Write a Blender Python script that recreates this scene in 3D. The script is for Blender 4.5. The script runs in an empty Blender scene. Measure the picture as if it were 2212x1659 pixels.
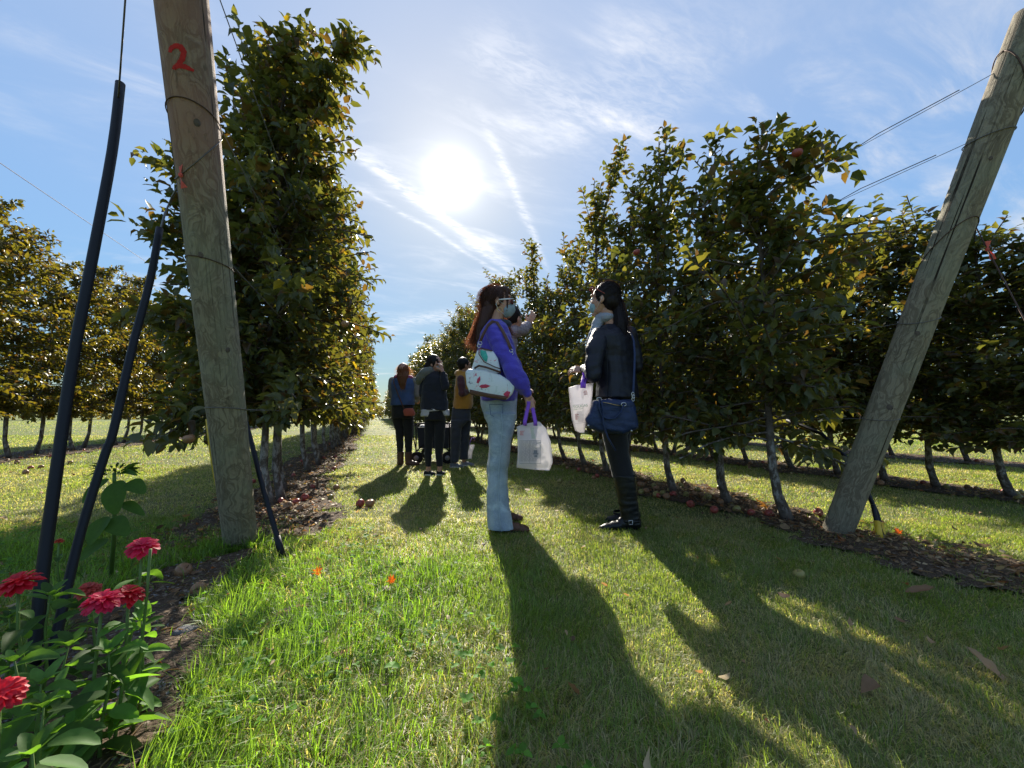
import bpy, bmesh, math, random
import numpy as np
from mathutils import Vector, Matrix, noise
R = math.radians
rng = np.random.default_rng(7)
random.seed(7)
sc = bpy.context.scene
col = sc.collection

# ------------------------------------------------------------------ camera
CAMH = 0.80; YAW = R(20.2); PITCH = math.atan(63.5/830.6)
cam_d = bpy.data.cameras.new('camera'); cam = bpy.data.objects.new('camera', cam_d); col.objects.link(cam)
cam.location = (0, 0, CAMH); cam.rotation_euler = (R(90)+PITCH, 0, -YAW)
cam_d.sensor_width = 36; cam_d.lens = 830.6/2212*36; cam_d.clip_start = 0.05; cam_d.clip_end = 2000
sc.camera = cam
FW = Vector((math.sin(YAW), math.cos(YAW), 0)); IR = Vector((math.cos(YAW), -math.sin(YAW), 0)); UP = Vector((0, 0, 1))

def ray(px, py):
    a = (px-1106)/830.6; b = (829.5-py)/830.6
    f = math.cos(PITCH)-b*math.sin(PITCH); u = math.sin(PITCH)+b*math.cos(PITCH)
    return IR*a+FW*f+UP*u, f
def P(px, py, z):            # a point seen at (px,py) of the 2212 px wide picture, z metres ahead
    d, f = ray(px, py)
    return Vector((0, 0, CAMH))+d*(z/f)
def G(px, py, h=0.0):        # the ground there
    d, f = ray(px, py)
    return Vector((0, 0, CAMH))+d*((h-CAMH)/d.z)

# ------------------------------------------------------------------ sun, sky, exposure
SUN_EL = R(32.0); SUN_AZ = R(11.0)
SUNV = Vector((math.sin(SUN_AZ)*math.cos(SUN_EL), math.cos(SUN_AZ)*math.cos(SUN_EL), math.sin(SUN_EL)))
sd = bpy.data.lights.new('sun', 'SUN'); sd.energy = 3.25; sd.angle = R(0.55); sd.color = (1.0, 0.93, 0.80)
sun = bpy.data.objects.new('sun', sd); col.objects.link(sun)
sun.rotation_euler = SUNV.to_track_quat('Z', 'Y').to_euler()
sc.view_settings.view_transform = 'Standard'; sc.view_settings.look = 'None'
sc.view_settings.gamma = 1; sc.view_settings.use_curve_mapping = False
sc.view_settings.exposure = 1.62

class NT:
    def __init__(s, t): s.t = t; s.n = t.nodes; s.l = t.links
    def new(s, ty, **k):
        n = s.n.new(ty)
        for a, b in k.items(): setattr(n, a, b)
        return n
    def put(s, sock, v):
        if hasattr(v, 'is_linked') or isinstance(v, bpy.types.NodeSocket): s.l.new(v, sock)
        elif v is not None:
            if isinstance(v, (tuple, list)) and len(v) == 3 and sock.type == 'RGBA': v = (*v, 1)
            sock.default_value = v
    def m(s, op, a, b=None, c=None, clamp=False):
        n = s.new('ShaderNodeMath', operation=op, use_clamp=clamp)
        for i, v in enumerate((a, b, c)):
            if v is not None: s.put(n.inputs[i], v)
        return n.outputs[0]
    def v(s, op, a, b=None, sc=None):
        n = s.new('ShaderNodeVectorMath', operation=op)
        s.put(n.inputs[0], a)
        if b is not None: s.put(n.inputs[1], b)
        if sc is not None: s.put(n.inputs['Scale'], sc)
        return n.outputs['Value'] if op in ('DOT_PRODUCT', 'LENGTH', 'DISTANCE') else n.outputs[0]
    def noise(s, vec, scale, detail=3, rough=.55, dist=0, out='Fac'):
        n = s.new('ShaderNodeTexNoise'); s.put(n.inputs['Vector'], vec)
        n.inputs['Scale'].default_value = scale; n.inputs['Detail'].default_value = detail
        n.inputs['Roughness'].default_value = rough; n.inputs['Distortion'].default_value = dist
        return n.outputs[out]
    def ramp(s, f, stops, interp='LINEAR'):
        n = s.new('ShaderNodeValToRGB'); n.color_ramp.interpolation = interp; s.put(n.inputs[0], f)
        e = n.color_ramp.elements
        while len(e) < len(stops): e.new(.5)
        for i, (p, c) in enumerate(stops):
            e[i].position = p; e[i].color = (*c, 1) if len(c) == 3 else c
        return n.outputs[0]
    def mix(s, f, a, b, blend='MIX'):
        n = s.new('ShaderNodeMix', data_type='RGBA', blend_type=blend)
        s.put(n.inputs[0], f); s.put(n.inputs[6], a); s.put(n.inputs[7], b)
        return n.outputs[2]
    def maprange(s, v, a, b, c=0, d=1, kind='SMOOTHSTEP'):
        n = s.new('ShaderNodeMapRange', interpolation_type=kind)
        for i, x in enumerate((v, a, b, c, d)): s.put(n.inputs[i], x)
        return n.outputs[0]
    def mapping(s, vec, loc=(0, 0, 0), rot=(0, 0, 0), scale=(1, 1, 1)):
        n = s.new('ShaderNodeMapping'); s.put(n.inputs[0], vec)
        n.inputs[1].default_value = loc; n.inputs[2].default_value = rot; n.inputs[3].default_value = scale
        return n.outputs[0]
    def xyz(s, vec):
        n = s.new('ShaderNodeSeparateXYZ'); s.put(n.inputs[0], vec); return n.outputs
    def cxyz(s, x, y, z):
        n = s.new('ShaderNodeCombineXYZ')
        for i, q in enumerate((x, y, z)): s.put(n.inputs[i], q)
        return n.outputs[0]

def build_world():
    w = bpy.data.worlds.new('World'); sc.world = w; w.use_nodes = True
    k = NT(w.node_tree); k.n.clear()
    out = k.new('ShaderNodeOutputWorld'); bg = k.new('ShaderNodeBackground')
    sky = k.new('ShaderNodeTexSky', sky_type='NISHITA'); sky.sun_disc = False
    sky.sun_elevation = SUN_EL; sky.sun_rotation = SUN_AZ; sky.air_density = 1.0; sky.dust_density = 0.3; sky.ozone_density = 1.6
    d = k.new('ShaderNodeTexCoord').outputs['Generated']
    x, y, z = k.xyz(d)
    zz = k.m('ADD', k.m('MAXIMUM', z, 0.0), 0.12)
    p = k.cxyz(k.m('DIVIDE', x, zz), k.m('DIVIDE', y, zz), 0.0)
    def plane(px, py):
        q, _ = ray(px, py); q = q.normalized(); s_ = max(q.z, 0)+.12
        return Vector((q.x/s_, q.y/s_, 0))
    # cirrus veil
    rot = math.atan2((plane(1100, 600)-plane(730, 300)).y, (plane(1100, 600)-plane(730, 300)).x)
    st = k.mapping(p, rot=(0, 0, -rot), scale=(1.0, 2.6, 1))
    n1 = k.noise(st, 2.3, 7, .62, .5); n2 = k.noise(k.mapping(p, loc=(3.1, 1.2, 0)), 1.3, 3, .5)
    veil = k.m('MULTIPLY', k.maprange(n1, .43, .78), k.maprange(n2, .38, .70))
    n3 = k.noise(st, 13, 5, .7, .4)
    veil = k.m('MULTIPLY', veil, k.maprange(n3, .2, .8, .6, 1.1))
    tot = k.m('ADD', k.m('MULTIPLY', veil, .75), k.m('MULTIPLY', k.maprange(z, .25, .8), .16))
    streaks = [((700, 285), (1180, 650), .022, .45), ((760, 395), (1110, 610), .014, .4), ((1040, 245), (1185, 590), .016, .45),
               ((900, 430), (1130, 590), .020, .5), ((840, 700), (1010, 676), .10, .5), ((1010, 60), (1240, 250), .07, .25),
               ((760, 320), (960, 470), .04, .3), ((1250, 150), (1480, 260), .22, .22), ((880, 745), (1010, 735), .08, .35)]
    wob = k.m('MULTIPLY', k.m('SUBTRACT', k.noise(p, 3.5, 4), .5), .16)
    fine = k.maprange(k.noise(k.mapping(p, rot=(0, 0, -rot), scale=(1, 3, 1)), 16, 5, .65, .6), .32, .68, .15, 1.15)
    for (a, b, wd, s_) in streaks:
        A, B = plane(*a), plane(*b); L = (B-A).length; t = (B-A)/L; nn = Vector((-t.y, t.x, 0))
        q = k.v('SUBTRACT', p, tuple(A))
        al = k.m('DIVIDE', k.v('DOT_PRODUCT', q, tuple(t)), L)
        cr = k.m('DIVIDE', k.m('ADD', k.v('DOT_PRODUCT', q, tuple(nn)), k.m('MULTIPLY', wob, .35)), wd)
        g = k.m('EXPONENT', k.m('MULTIPLY', k.m('MULTIPLY', cr, cr), -1.0))
        e = k.m('MULTIPLY', k.maprange(al, -.12, .25), k.maprange(al, 1.1, .75))
        tot = k.m('ADD', tot, k.m('MULTIPLY', k.m('MULTIPLY', k.m('MULTIPLY', g, e), fine), s_*.8))
    tot = k.m('MULTIPLY', tot, 1.0, clamp=True)
    # clouds near the sun are brighter; the sun itself and its aureole give off light
    ang = k.m('ARCCOSINE', k.m('MINIMUM', k.v('DOT_PRODUCT', d, tuple(SUNV)), 0.999999))
    near = k.m('EXPONENT', k.m('MULTIPLY', ang, -2.2))
    tint = k.mix(k.maprange(z, 0.0, .75), (0.84, 1.04, 1.14), (0.97, 1.03, 1.04))
    comp = k.mix(1.0, sky.outputs[0], tint, 'MULTIPLY')
    # tone the sky: compress the bright band near the sun
    lum = k.v('DOT_PRODUCT', comp, (.3, .5, .2))
    f = k.m('DIVIDE', 1.0, k.m('ADD', 1.0, k.m('MULTIPLY', lum, .72)))
    base = k.v('SCALE', comp, sc=k.m('MULTIPLY', f, 1.38))
    cloudc = k.v('SCALE', (1.0, .99, 1.0), sc=k.m('ADD', 2.25, k.m('MULTIPLY', near, 1.9)))
    skyc = k.mix(tot, base, cloudc)
    core = k.m('MULTIPLY', k.m('EXPONENT', k.m('MULTIPLY', ang, -1/R(0.72))), 60.0)
    h1 = k.m('MULTIPLY', k.m('EXPONENT', k.m('MULTIPLY', ang, -1/R(3.6))), 1.3)
    h2 = k.m('MULTIPLY', k.m('EXPONENT', k.m('MULTIPLY', ang, -1/R(11))), .35)
    glow = k.m('ADD', k.m('ADD', core, h1), h2)
    skyc = k.v('ADD', skyc, k.v('SCALE', (1.0, .96, .88), sc=glow))
    # below the horizon: dull ground colour
    skyc = k.mix(k.maprange(z, -.02, 0.0), (1.2, 1.5, 1.0), skyc)
    k.put(bg.inputs[0], skyc); bg.inputs[1].default_value = 0.122
    k.l.new(bg.outputs[0], out.inputs[0])
    w.cycles.sampling_method = 'MANUAL'; w.cycles.sample_map_resolution = 1024
build_world()
cy = sc.cycles
cy.max_bounces = 7; cy.diffuse_bounces = 3; cy.glossy_bounces = 2; cy.transmission_bounces = 5; cy.transparent_max_bounces = 8
cy.sample_clamp_indirect = 6; cy.use_denoising = True; cy.caustics_reflective = False; cy.caustics_refractive = False

# ------------------------------------------------------------------ helpers
def tag(o, label=None, cat=None, group=None, kind=None):
    if label: o['label'] = label
    if cat: o['category'] = cat
    if group: o['group'] = group
    if kind: o['kind'] = kind
    return o
def empty(name, loc=(0, 0, 0), rz=0):
    o = bpy.data.objects.new(name, None); o.location = loc; o.rotation_euler = (0, 0, rz); o.empty_display_size = .1
    col.objects.link(o); return o
def link(name, me, mat=None, parent=None, loc=None):
    o = bpy.data.objects.new(name, me); col.objects.link(o)
    if mat is not None and len(me.materials) == 0:
        for m_ in (mat if isinstance(mat, (list, tuple)) else [mat]): me.materials.append(m_)
    if parent is not None: o.parent = parent
    if loc is not None: o.location = loc
    return o
def smooth(me, on=True):
    me.polygons.foreach_set('use_smooth', [on]*len(me.polygons)); return me
def mesh_np(name, V, quads=None, tris=None, cols=None, sm=True):
    """V (n,3); quads (m,4); tris (k,3); cols (n,4) point colours"""
    me = bpy.data.meshes.new(name)
    nq = 0 if quads is None else len(quads); nt = 0 if tris is None else len(tris)
    me.vertices.add(len(V)); me.vertices.foreach_set('co', np.asarray(V, dtype=np.float32).ravel())
    idx = []
    if nq: idx.append(np.asarray(quads, dtype=np.int32).ravel())
    if nt: idx.append(np.asarray(tris, dtype=np.int32).ravel())
    idx = np.concatenate(idx)
    me.loops.add(len(idx)); me.loops.foreach_set('vertex_index', idx)
    me.polygons.add(nq+nt)
    st = np.concatenate([np.arange(nq)*4, nq*4+np.arange(nt)*3]).astype(np.int32)
    me.polygons.foreach_set('loop_start', st)
    me.polygons.foreach_set('use_smooth', np.full(nq+nt, sm))
    if cols is not None:
        a = me.color_attributes.new('Col', 'FLOAT_COLOR', 'POINT'); a.data.foreach_set('color', np.asarray(cols, dtype=np.float32).ravel())
    me.update(calc_edges=True)
    return me
class MB:                     # collects simple closed shapes
    def __init__(s): s.v = []; s.f = []
    def add(s, vs, fs):
        o = len(s.v); s.v += [tuple(x) for x in vs]; s.f += [tuple(i+o for i in f) for f in fs]; return s
    def ball(s, c, r, rot=None, n=12, m=8):
        c = Vector(c); r = (r, r, r) if isinstance(r, (int, float)) else r
        vs = [Vector((0, 0, r[2]))]
        for i in range(1, m):
            a = math.pi*i/m
            for j in range(n):
                b = 2*math.pi*j/n
                vs.append(Vector((r[0]*math.sin(a)*math.cos(b), r[1]*math.sin(a)*math.sin(b), r[2]*math.cos(a))))
        vs.append(Vector((0, 0, -r[2])))
        if rot is not None: vs = [rot@q for q in vs]
        fs = [(0, 1+j, 1+(j+1) % n) for j in range(n)]
        for i in range(m-2):
            for j in range(n):
                a = 1+i*n+j; b = 1+i*n+(j+1) % n; fs.append((a, a+n, b+n, b))
        L = 1+(m-1)*n; o = 1+(m-2)*n
        fs += [(L, o+(j+1) % n, o+j) for j in range(n)]
        return s.add([c+q for q in vs], fs)
    def tube(s, pts, rs, n=10, caps=True, flat=None, ref=None):
        """tube through pts; rs radius each; flat=(a,b) scales the cross-section along side/normal"""
        pts = [Vector(p) for p in pts]; K = len(pts)
        if isinstance(rs, (int, float)): rs = [rs]*K
        fa, fb = flat if flat else (1, 1)
        t0 = (pts[1]-pts[0]).normalized()
        rf = Vector(ref) if ref is not None else (Vector((0, 0, 1)) if abs(t0.z) < .9 else Vector((1, 0, 0)))
        side = t0.cross(rf).normalized(); vs = []; fs = []
        for i in range(K):
            t = (pts[min(i+1, K-1)]-pts[max(i-1, 0)]).normalized()
            side = (side-t*side.dot(t)).normalized(); nn = t.cross(side)
            for j in range(n):
                b = 2*math.pi*j/n
                vs.append(pts[i]+side*(math.cos(b)*rs[i]*fa)+nn*(math.sin(b)*rs[i]*fb))
        for i in range(K-1):
            for j in range(n):
                a = i*n+j; b = i*n+(j+1) % n; fs.append((a, b, b+n, a+n))
        if caps: fs.append(tuple(reversed(range(n)))); fs.append(tuple((K-1)*n+j for j in range(n)))
        return s.add(vs, fs)
    def cap(s, a, b, ra, rb, n=10):      # tapered capsule
        s.tube([a, b], [ra, rb], n); s.ball(a, ra, n=n, m=6); s.ball(b, rb, n=n, m=6); return s
    def chain(s, pts, rs, n=10):
        for i in range(len(pts)-1): s.cap(pts[i], pts[i+1], rs[i], rs[i+1], n)
        return s
    def loft(s, secs, n=20, e=2.4, side=None):
        """secs: (centre, rx, ry) horizontal superellipse rings; side: unit vector of the rx axis"""
        sx = Vector(side).normalized() if side is not None else Vector((1, 0, 0)); vs = []; fs = []
        for q in secs:
            c, rx, ry = q[:3]
            sxx = Vector(q[3]).normalized() if len(q) > 3 else sx
            syy = UP.cross(sxx); c = Vector(c)
            for j in range(n):
                b = 2*math.pi*j/n; cb, sb = math.cos(b), math.sin(b)
                vs.append(c+sxx*(math.copysign(abs(cb)**(2/e), cb)*rx)+syy*(math.copysign(abs(sb)**(2/e), sb)*ry))
        K = len(secs); up = secs[-1][0][2] > secs[0][0][2]
        for i in range(K-1):
            for j in range(n):
                a = i*n+j; b = i*n+(j+1) % n; fs.append((a, b, b+n, a+n) if up else (a, a+n, b+n, b))
        b0 = tuple(range(n)); t0 = tuple((K-1)*n+j for j in range(n))
        fs.append(tuple(reversed(b0)) if up else b0); fs.append(t0 if up else tuple(reversed(t0)))
        return s.add(vs, fs)
    def box(s, c, h, rot=None):
        c = Vector(c); q = [Vector((x*h[0], y*h[1], z*h[2])) for z in (-1, 1) for y in (-1, 1) for x in (-1, 1)]
        if rot is not None: q = [rot@w for w in q]
        return s.add([c+w for w in q], [(0, 2, 3, 1), (4, 5, 7, 6), (0, 1, 5, 4), (2, 6, 7, 3), (0, 4, 6, 2), (1, 3, 7, 5)])
    def prism(s, poly, off):             # poly: list of 3-D points (planar), off: thickness vector
        n = len(poly); poly = [Vector(p) for p in poly]; off = Vector(off)
        vs = poly+[p+off for p in poly]
        fs = [tuple(reversed(range(n))), tuple(range(n, 2*n))]+[(i, (i+1) % n, (i+1) % n+n, i+n) for i in range(n)]
        return s.add(vs, fs)
    def mesh(s, name='m', sm=True, origin=None):
        me = bpy.data.meshes.new(name); o = Vector(origin) if origin is not None else Vector((0, 0, 0))
        me.from_pydata([tuple(Vector(v)-o) for v in s.v], [], s.f); me.update()
        if sm: smooth(me)
        return me
    def obj(s, name, mat, parent=None, sm=True, bevel=0, sub=0, autos=None):
        o0 = parent_origin(parent)
        me = s.mesh(name, sm, o0); o = link(name, me, mat, parent)
        if bevel:
            b = o.modifiers.new('b', 'BEVEL'); b.width = bevel; b.segments = 2; b.limit_method = 'ANGLE'; b.harden_normals = False
        if sub:
            q = o.modifiers.new('s', 'SUBSURF'); q.levels = sub; q.render_levels = sub
        if parent is None and False: pass
        return o
def parent_origin(p):
    v = Vector((0, 0, 0))
    while p is not None: v += Vector(p.location); p = p.parent
    return v
def blob(mb, name, mat, parent, voxel=.006, sm=3, disp=None, dec=0):
    """joins overlapping closed shapes into ONE continuous surface"""
    o0 = parent_origin(parent)
    me = mb.mesh(name, True, o0)
    t = bpy.data.objects.new('tmp', me); col.objects.link(t)
    r = t.modifiers.new('r', 'REMESH'); r.mode = 'VOXEL'; r.voxel_size = voxel; r.use_smooth_shade = True
    if sm:
        s_ = t.modifiers.new('s', 'SMOOTH'); s_.factor = .5; s_.iterations = sm
    dg = bpy.context.evaluated_depsgraph_get(); dg.update()
    m2 = bpy.data.meshes.new_from_object(t.evaluated_get(dg)); m2.name = name
    bpy.data.objects.remove(t); bpy.data.meshes.remove(me)
    if disp is not None:
        n = len(m2.vertices); co = np.empty(n*3, np.float32); m2.vertices.foreach_get('co', co); co = co.reshape(-1, 3)
        no = np.empty(n*3, np.float32); m2.vertices.foreach_get('normal', no); no = no.reshape(-1, 3)
        dd = np.array([disp(Vector(c)+o0) for c in co], np.float32)
        co = co+no*dd[:, None]; m2.vertices.foreach_set('co', co.ravel())
    smooth(m2); m2.update()
    return link(name, m2, mat, parent)

# ------------------------------------------------------------------ materials
def mat(name):
    m_ = bpy.data.materials.new(name); m_.use_nodes = True; k = NT(m_.node_tree); k.n.clear()
    k.out = k.new('ShaderNodeOutputMaterial'); return m_, k
def princ(k, color, rough=.6, spec=.4, **kw):
    b = k.new('ShaderNodeBsdfPrincipled'); k.put(b.inputs['Base Color'], color); k.put(b.inputs['Roughness'], rough)
    k.put(b.inputs['Specular IOR Level'], spec)
    for a, v in kw.items(): k.put(b.inputs[a.replace('_', ' ')], v)
    return b
def bump(k, b, h, dist=.01, st=.5):
    n = k.new('ShaderNodeBump'); n.inputs['Strength'].default_value = st; n.inputs['Distance'].default_value = dist
    k.put(n.inputs['Height'], h); k.l.new(n.outputs[0], b.inputs['Normal'])
def simple(name, c, rough=.6, spec=.4, var=.25, scale=18, bs=.3, bd=.004, bscale=60, **kw):
    m_, k = mat(name); tc = k.new('ShaderNodeTexCoord').outputs['Object']
    n = k.noise(tc, scale, 4)
    cc = k.mix(n, tuple(x*(1-var) for x in c), tuple(min(1, x*(1+var)) for x in c))
    b = princ(k, cc, rough, spec, **kw)
    if bs: bump(k, b, k.noise(tc, bscale, 3), bd, bs)
    k.l.new(b.outputs[0], k.out.inputs[0]); return m_
def leafy(name, tfac=.45, rough=.42, spec=.5, tr_gain=(1.9, 1.7, .6), dark=1.0):
    """thin leaf: colour from the attribute Col, lets light through"""
    m_, k = mat(name); a = k.new('ShaderNodeAttribute', attribute_name='Col').outputs['Color']
    g = k.new('ShaderNodeNewGeometry'); tc = k.new('ShaderNodeTexCoord').outputs['Object']
    n = k.noise(tc, 90, 2); c = k.mix(1.0, a, k.mix(n, (.75, .75, .75), (1.2, 1.2, 1.2)), 'MULTIPLY')
    c = k.mix(k.m('MULTIPLY', g.outputs['Backfacing'], .45), c, k.v('ADD', k.v('SCALE', c, sc=1.1), (.03, .035, .025)))
    b = princ(k, c, rough, spec)
    t = k.new('ShaderNodeBsdfTranslucent'); k.put(t.inputs[0], k.mix(1.0, c, tr_gain, 'MULTIPLY'))
    mx = k.new('ShaderNodeMixShader'); mx.inputs[0].default_value = tfac
    k.l.new(b.outputs[0], mx.inputs[1]); k.l.new(t.outputs[0], mx.inputs[2]); k.l.new(mx.outputs[0], k.out.inputs[0])
    return m_
M = {}
M['leaf'] = leafy('apple_leaf', .43, .38, .5, (2.25, 1.75, .48))
M['grass'] = leafy('grass_blade', .55, .42, .4, (1.9, 1.95, .65))
M['dry'] = leafy('dry_leaf', .3, .6, .35, (1.6, 1.2, .7))
M['herb'] = leafy('flower_leaf', .45, .6, .2, (2.4, 2.6, .5))
M['petal'] = leafy('petal', .35, .5, .4, (1.3, 1.0, 1.0))

def m_ground():
    m_, k = mat('lawn_soil'); tc = k.new('ShaderNodeTexCoord').outputs['Object']
    n1 = k.noise(tc, .9, 5, .6); n2 = k.noise(tc, 9, 5, .65); n3 = k.noise(tc, 60, 4, .7); n4 = k.noise(tc, 260, 2, .6)
    g = k.mix(n2, (.10, .14, .035), (.22, .27, .08))
    g = k.mix(k.maprange(n1, .4, .65), g, k.mix(n3, (.17, .19, .06), (.34, .31, .15)))
    g = k.mix(k.maprange(n3, .55, .75), g, (.20, .17, .075))
    g = k.mix(k.maprange(n4, .45, .7), g, k.v('SCALE', g, sc=.45))
    b = princ(k, g, .8, .15)
    bump(k, b, k.m('ADD', k.m('MULTIPLY', n3, .6), k.m('MULTIPLY', n4, .5)), .03, .9)
    k.l.new(b.outputs[0], k.out.inputs[0]); return m_
def m_soil():
    m_, k = mat('soil'); tc = k.new('ShaderNodeTexCoord').outputs['Object']
    n2 = k.noise(tc, 7, 5, .65); n3 = k.noise(tc, 45, 5, .7); v = k.new('ShaderNodeTexVoronoi'); k.put(v.inputs[0], tc); v.inputs['Scale'].default_value = 70
    c = k.mix(n2, (.055, .038, .026), (.15, .105, .07)); c = k.mix(k.maprange(n3, .5, .75), c, (.26, .19, .125))
    c = k.mix(k.maprange(v.outputs['Color'], .8, .9), c, (.34, .28, .22))
    b = princ(k, c, .85, .15); bump(k, b, k.m('ADD', n3, k.m('MULTIPLY', v.outputs['Distance'], -.6)), .03, 1)
    k.l.new(b.outputs[0], k.out.inputs[0]); return m_
def m_wood():
    m_, k = mat('weathered_post_wood'); tc = k.new('ShaderNodeTexCoord').outputs['Object']
    w = k.noise(tc, 5, 3, .5); st = k.v('ADD', k.mapping(tc, scale=(8, 8, .7)), k.v('SCALE', k.noise(tc, 4.5, 2, .5, out='Color'), sc=1.6))
    grain = k.noise(st, 2.2, 6, .6, 1.4)
    fib = k.noise(k.mapping(tc, scale=(60, 60, 2.0)), 3, 5, .6)
    rg = k.m('FRACT', k.m('MULTIPLY', grain, 4.2)); rings = k.m('ABSOLUTE', k.m('SUBTRACT', rg, .5))
    c = k.mix(k.maprange(rings, .05, .5), (.30, .26, .19), (.175, .145, .105))
    c = k.mix(k.maprange(w, .42, .62), c, k.mix(.5, c, (.27, .27, .20)))
    c = k.mix(k.maprange(fib, .5, .75), c, k.v('SCALE', c, sc=.62))
    z = k.xyz(tc)[2]
    red = k.new('ShaderNodeAttribute', attribute_name='red_top', attribute_type='OBJECT').outputs['Fac']
    rm = k.m('MULTIPLY', k.m('MULTIPLY', k.maprange(k.m('ADD', z, k.m('MULTIPLY', fib, .35)), 1.95, 2.32), k.maprange(w, .3, .6, .5, 1)), red)
    c = k.mix(k.m('MULTIPLY', rm, .5), c, (.34, .13, .10))
    ck = k.m('MULTIPLY', k.maprange(k.noise(k.mapping(tc, scale=(38, 38, .45)), 1.6, 2, .5), .645, .665), k.maprange(w, .35, .6))
    spot = k.maprange(k.noise(k.mapping(tc, scale=(1, 1, .5)), 38, 3, .6), .62, .72); c = k.mix(k.m('MULTIPLY', spot, .5), c, (.07, .055, .04)); c = k.mix(ck, c, (.03, .022, .015))
    b = princ(k, c, .8, .2); bump(k, b, k.m('SUBTRACT', k.m('ADD', k.m('MULTIPLY', fib, .6), k.m('MULTIPLY', rings, .4)), k.m('MULTIPLY', ck, 1.5)), .008, .8)
    k.l.new(b.outputs[0], k.out.inputs[0]); return m_
def m_bark():
    m_, k = mat('apple_bark'); tc = k.new('ShaderNodeTexCoord').outputs['Object']
    z = k.xyz(tc)[2]; n = k.noise(k.mapping(tc, scale=(1, 1, .5)), 22, 5, .65); n2 = k.noise(tc, 90, 4)
    c = k.mix(n, (.075, .055, .045), (.17, .14, .12))
    wm = k.m('MULTIPLY', k.maprange(n, .45, .60), k.maprange(z, .72, .5))
    wm = k.m('MULTIPLY', wm, k.maprange(z, .04, .16))
    c = k.mix(wm, c, (.36, .34, .33)); c = k.mix(k.maprange(n2, .55, .7), c, k.v('SCALE', c, sc=.5))
    b = princ(k, c, .85, .15); bump(k, b, k.m('ADD', n, n2), .008, .9); k.l.new(b.outputs[0], k.out.inputs[0]); return m_
def m_apple(name, c1, c2, c3):
    m_, k = mat(name); tc = k.new('ShaderNodeTexCoord').outputs['Object']
    oi = k.new('ShaderNodeObjectInfo').outputs['Random']
    n = k.noise(k.v('ADD', tc, k.cxyz(oi, oi, oi)), 16, 3, .5); n2 = k.noise(k.mapping(tc, scale=(1, 1, .3)), 120, 2)
    c = k.mix(k.maprange(n, .36, .62), c1, c2); c = k.mix(k.maprange(n2, .62, .72), c, c3)
    b = princ(k, c, .38, .45); k.l.new(b.outputs[0], k.out.inputs[0]); return m_
M['ground'] = m_ground(); M['soil'] = m_soil(); M['wood'] = m_wood(); M['bark'] = m_bark()
M['apple_red'] = m_apple('red_apple_skin', (.30, .022, .035), (.34, .09, .05), (.4, .2, .12))
M['apple_green'] = m_apple('green_apple_skin', (.24, .24, .06), (.28, .20, .07), (.2, .15, .05))
M['apple_blush'] = m_apple('blush_apple_skin', (.30, .09, .06), (.28, .20, .08), (.4, .2, .12))
M['apple_brown'] = m_apple('rotting_apple_skin', (.22, .10, .05), (.30, .17, .08), (.1, .05, .03))
M['wire'] = simple('galvanised_wire', (.16, .15, .15), .45, .5, bs=0, Metallic=.8)
M['rusty'] = simple('rusty_wire', (.10, .06, .045), .6, .4, bs=0, Metallic=.5)
M['tube'] = simple('black_plastic_tube', (.007, .008, .014), .5, .3, bs=.2)
M['yellow'] = simple('yellow_plastic', (.62, .42, .03), .45, .4)
M['ribbon'] = leafy('ribbon', .4, .6, .2, (1.2, 1.1, 1.1))
M['redpaint'] = simple('red_paint', (.42, .015, .015), .6, .3, var=.35, scale=60)
M['stone'] = simple('stone', (.24, .23, .24), .85, .2, var=.4, scale=30, bs=.8, bd=.01)
# ------------------------------------------------------------------ ground
def hash2(ix, iy, s):
    h = (ix*374761393+iy*668265263+s*974634777) & 0xffffffff
    h = ((h ^ (h >> 13))*1274126177) & 0xffffffff
    return ((h ^ (h >> 16)) & 0xffff)/65535.0
def vn(x, y, sc_, s=0):
    x = np.asarray(x, float)*sc_+100; y = np.asarray(y, float)*sc_+100
    ix = np.floor(x).astype(np.int64); iy = np.floor(y).astype(np.int64); fx = x-ix; fy = y-iy
    fx = fx*fx*(3-2*fx); fy = fy*fy*(3-2*fy)
    return (hash2(ix, iy, s)*(1-fx)+hash2(ix+1, iy, s)*fx)*(1-fy)+(hash2(ix, iy+1, s)*(1-fx)+hash2(ix+1, iy+1, s)*fx)*fy
STRIPS = [(-1.15, -.34, 2.75, 70), (2.66, 3.34, 0.3, 70), (5.25, 6.15, 0.6, 30), (8.7, 9.9, 1.0, 30), (-6.6, -5.5, 7.0, 60)]
BEDP = [G(540, 1200), G(520, 1235), G(430, 1320), G(440, 1400), G(405, 1500), G(360, 1640), G(330, 1900), G(-900, 1900), G(-500, 1560), G(0, 1430), G(150, 1380), G(250, 1300), G(330, 1240), G(430, 1215)]
BEDP = [(p.x, p.y) for p in BEDP]
def in_poly(x, y, poly):
    r = np.zeros(np.shape(x), bool); n = len(poly)
    for i in range(n):
        x1, y1 = poly[i]; x2, y2 = poly[(i+1) % n]
        c = ((y1 > y) != (y2 > y)); r ^= c & (x < (x2-x1)*(y-y1)/(y2-y1+1e-12)+x1)
    return r
def soil_at(x, y):
    j = (vn(x, y, 1.6, 1)-.5)*.42+(vn(x, y, 6, 2)-.5)*.22+(vn(x, y, 19, 3)-.5)*.14
    r = np.zeros(np.shape(x), bool)
    for a, b, c, d in STRIPS: r |= (x > a-j) & (x < b+j*.9) & (y > c+j) & (y < d)
    xx = x+(vn(x, y, 7, 4)-.5)*.16; yy = y+(vn(x, y, 7, 5)-.5)*.16
    return r | in_poly(xx, yy, BEDP)

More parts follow.
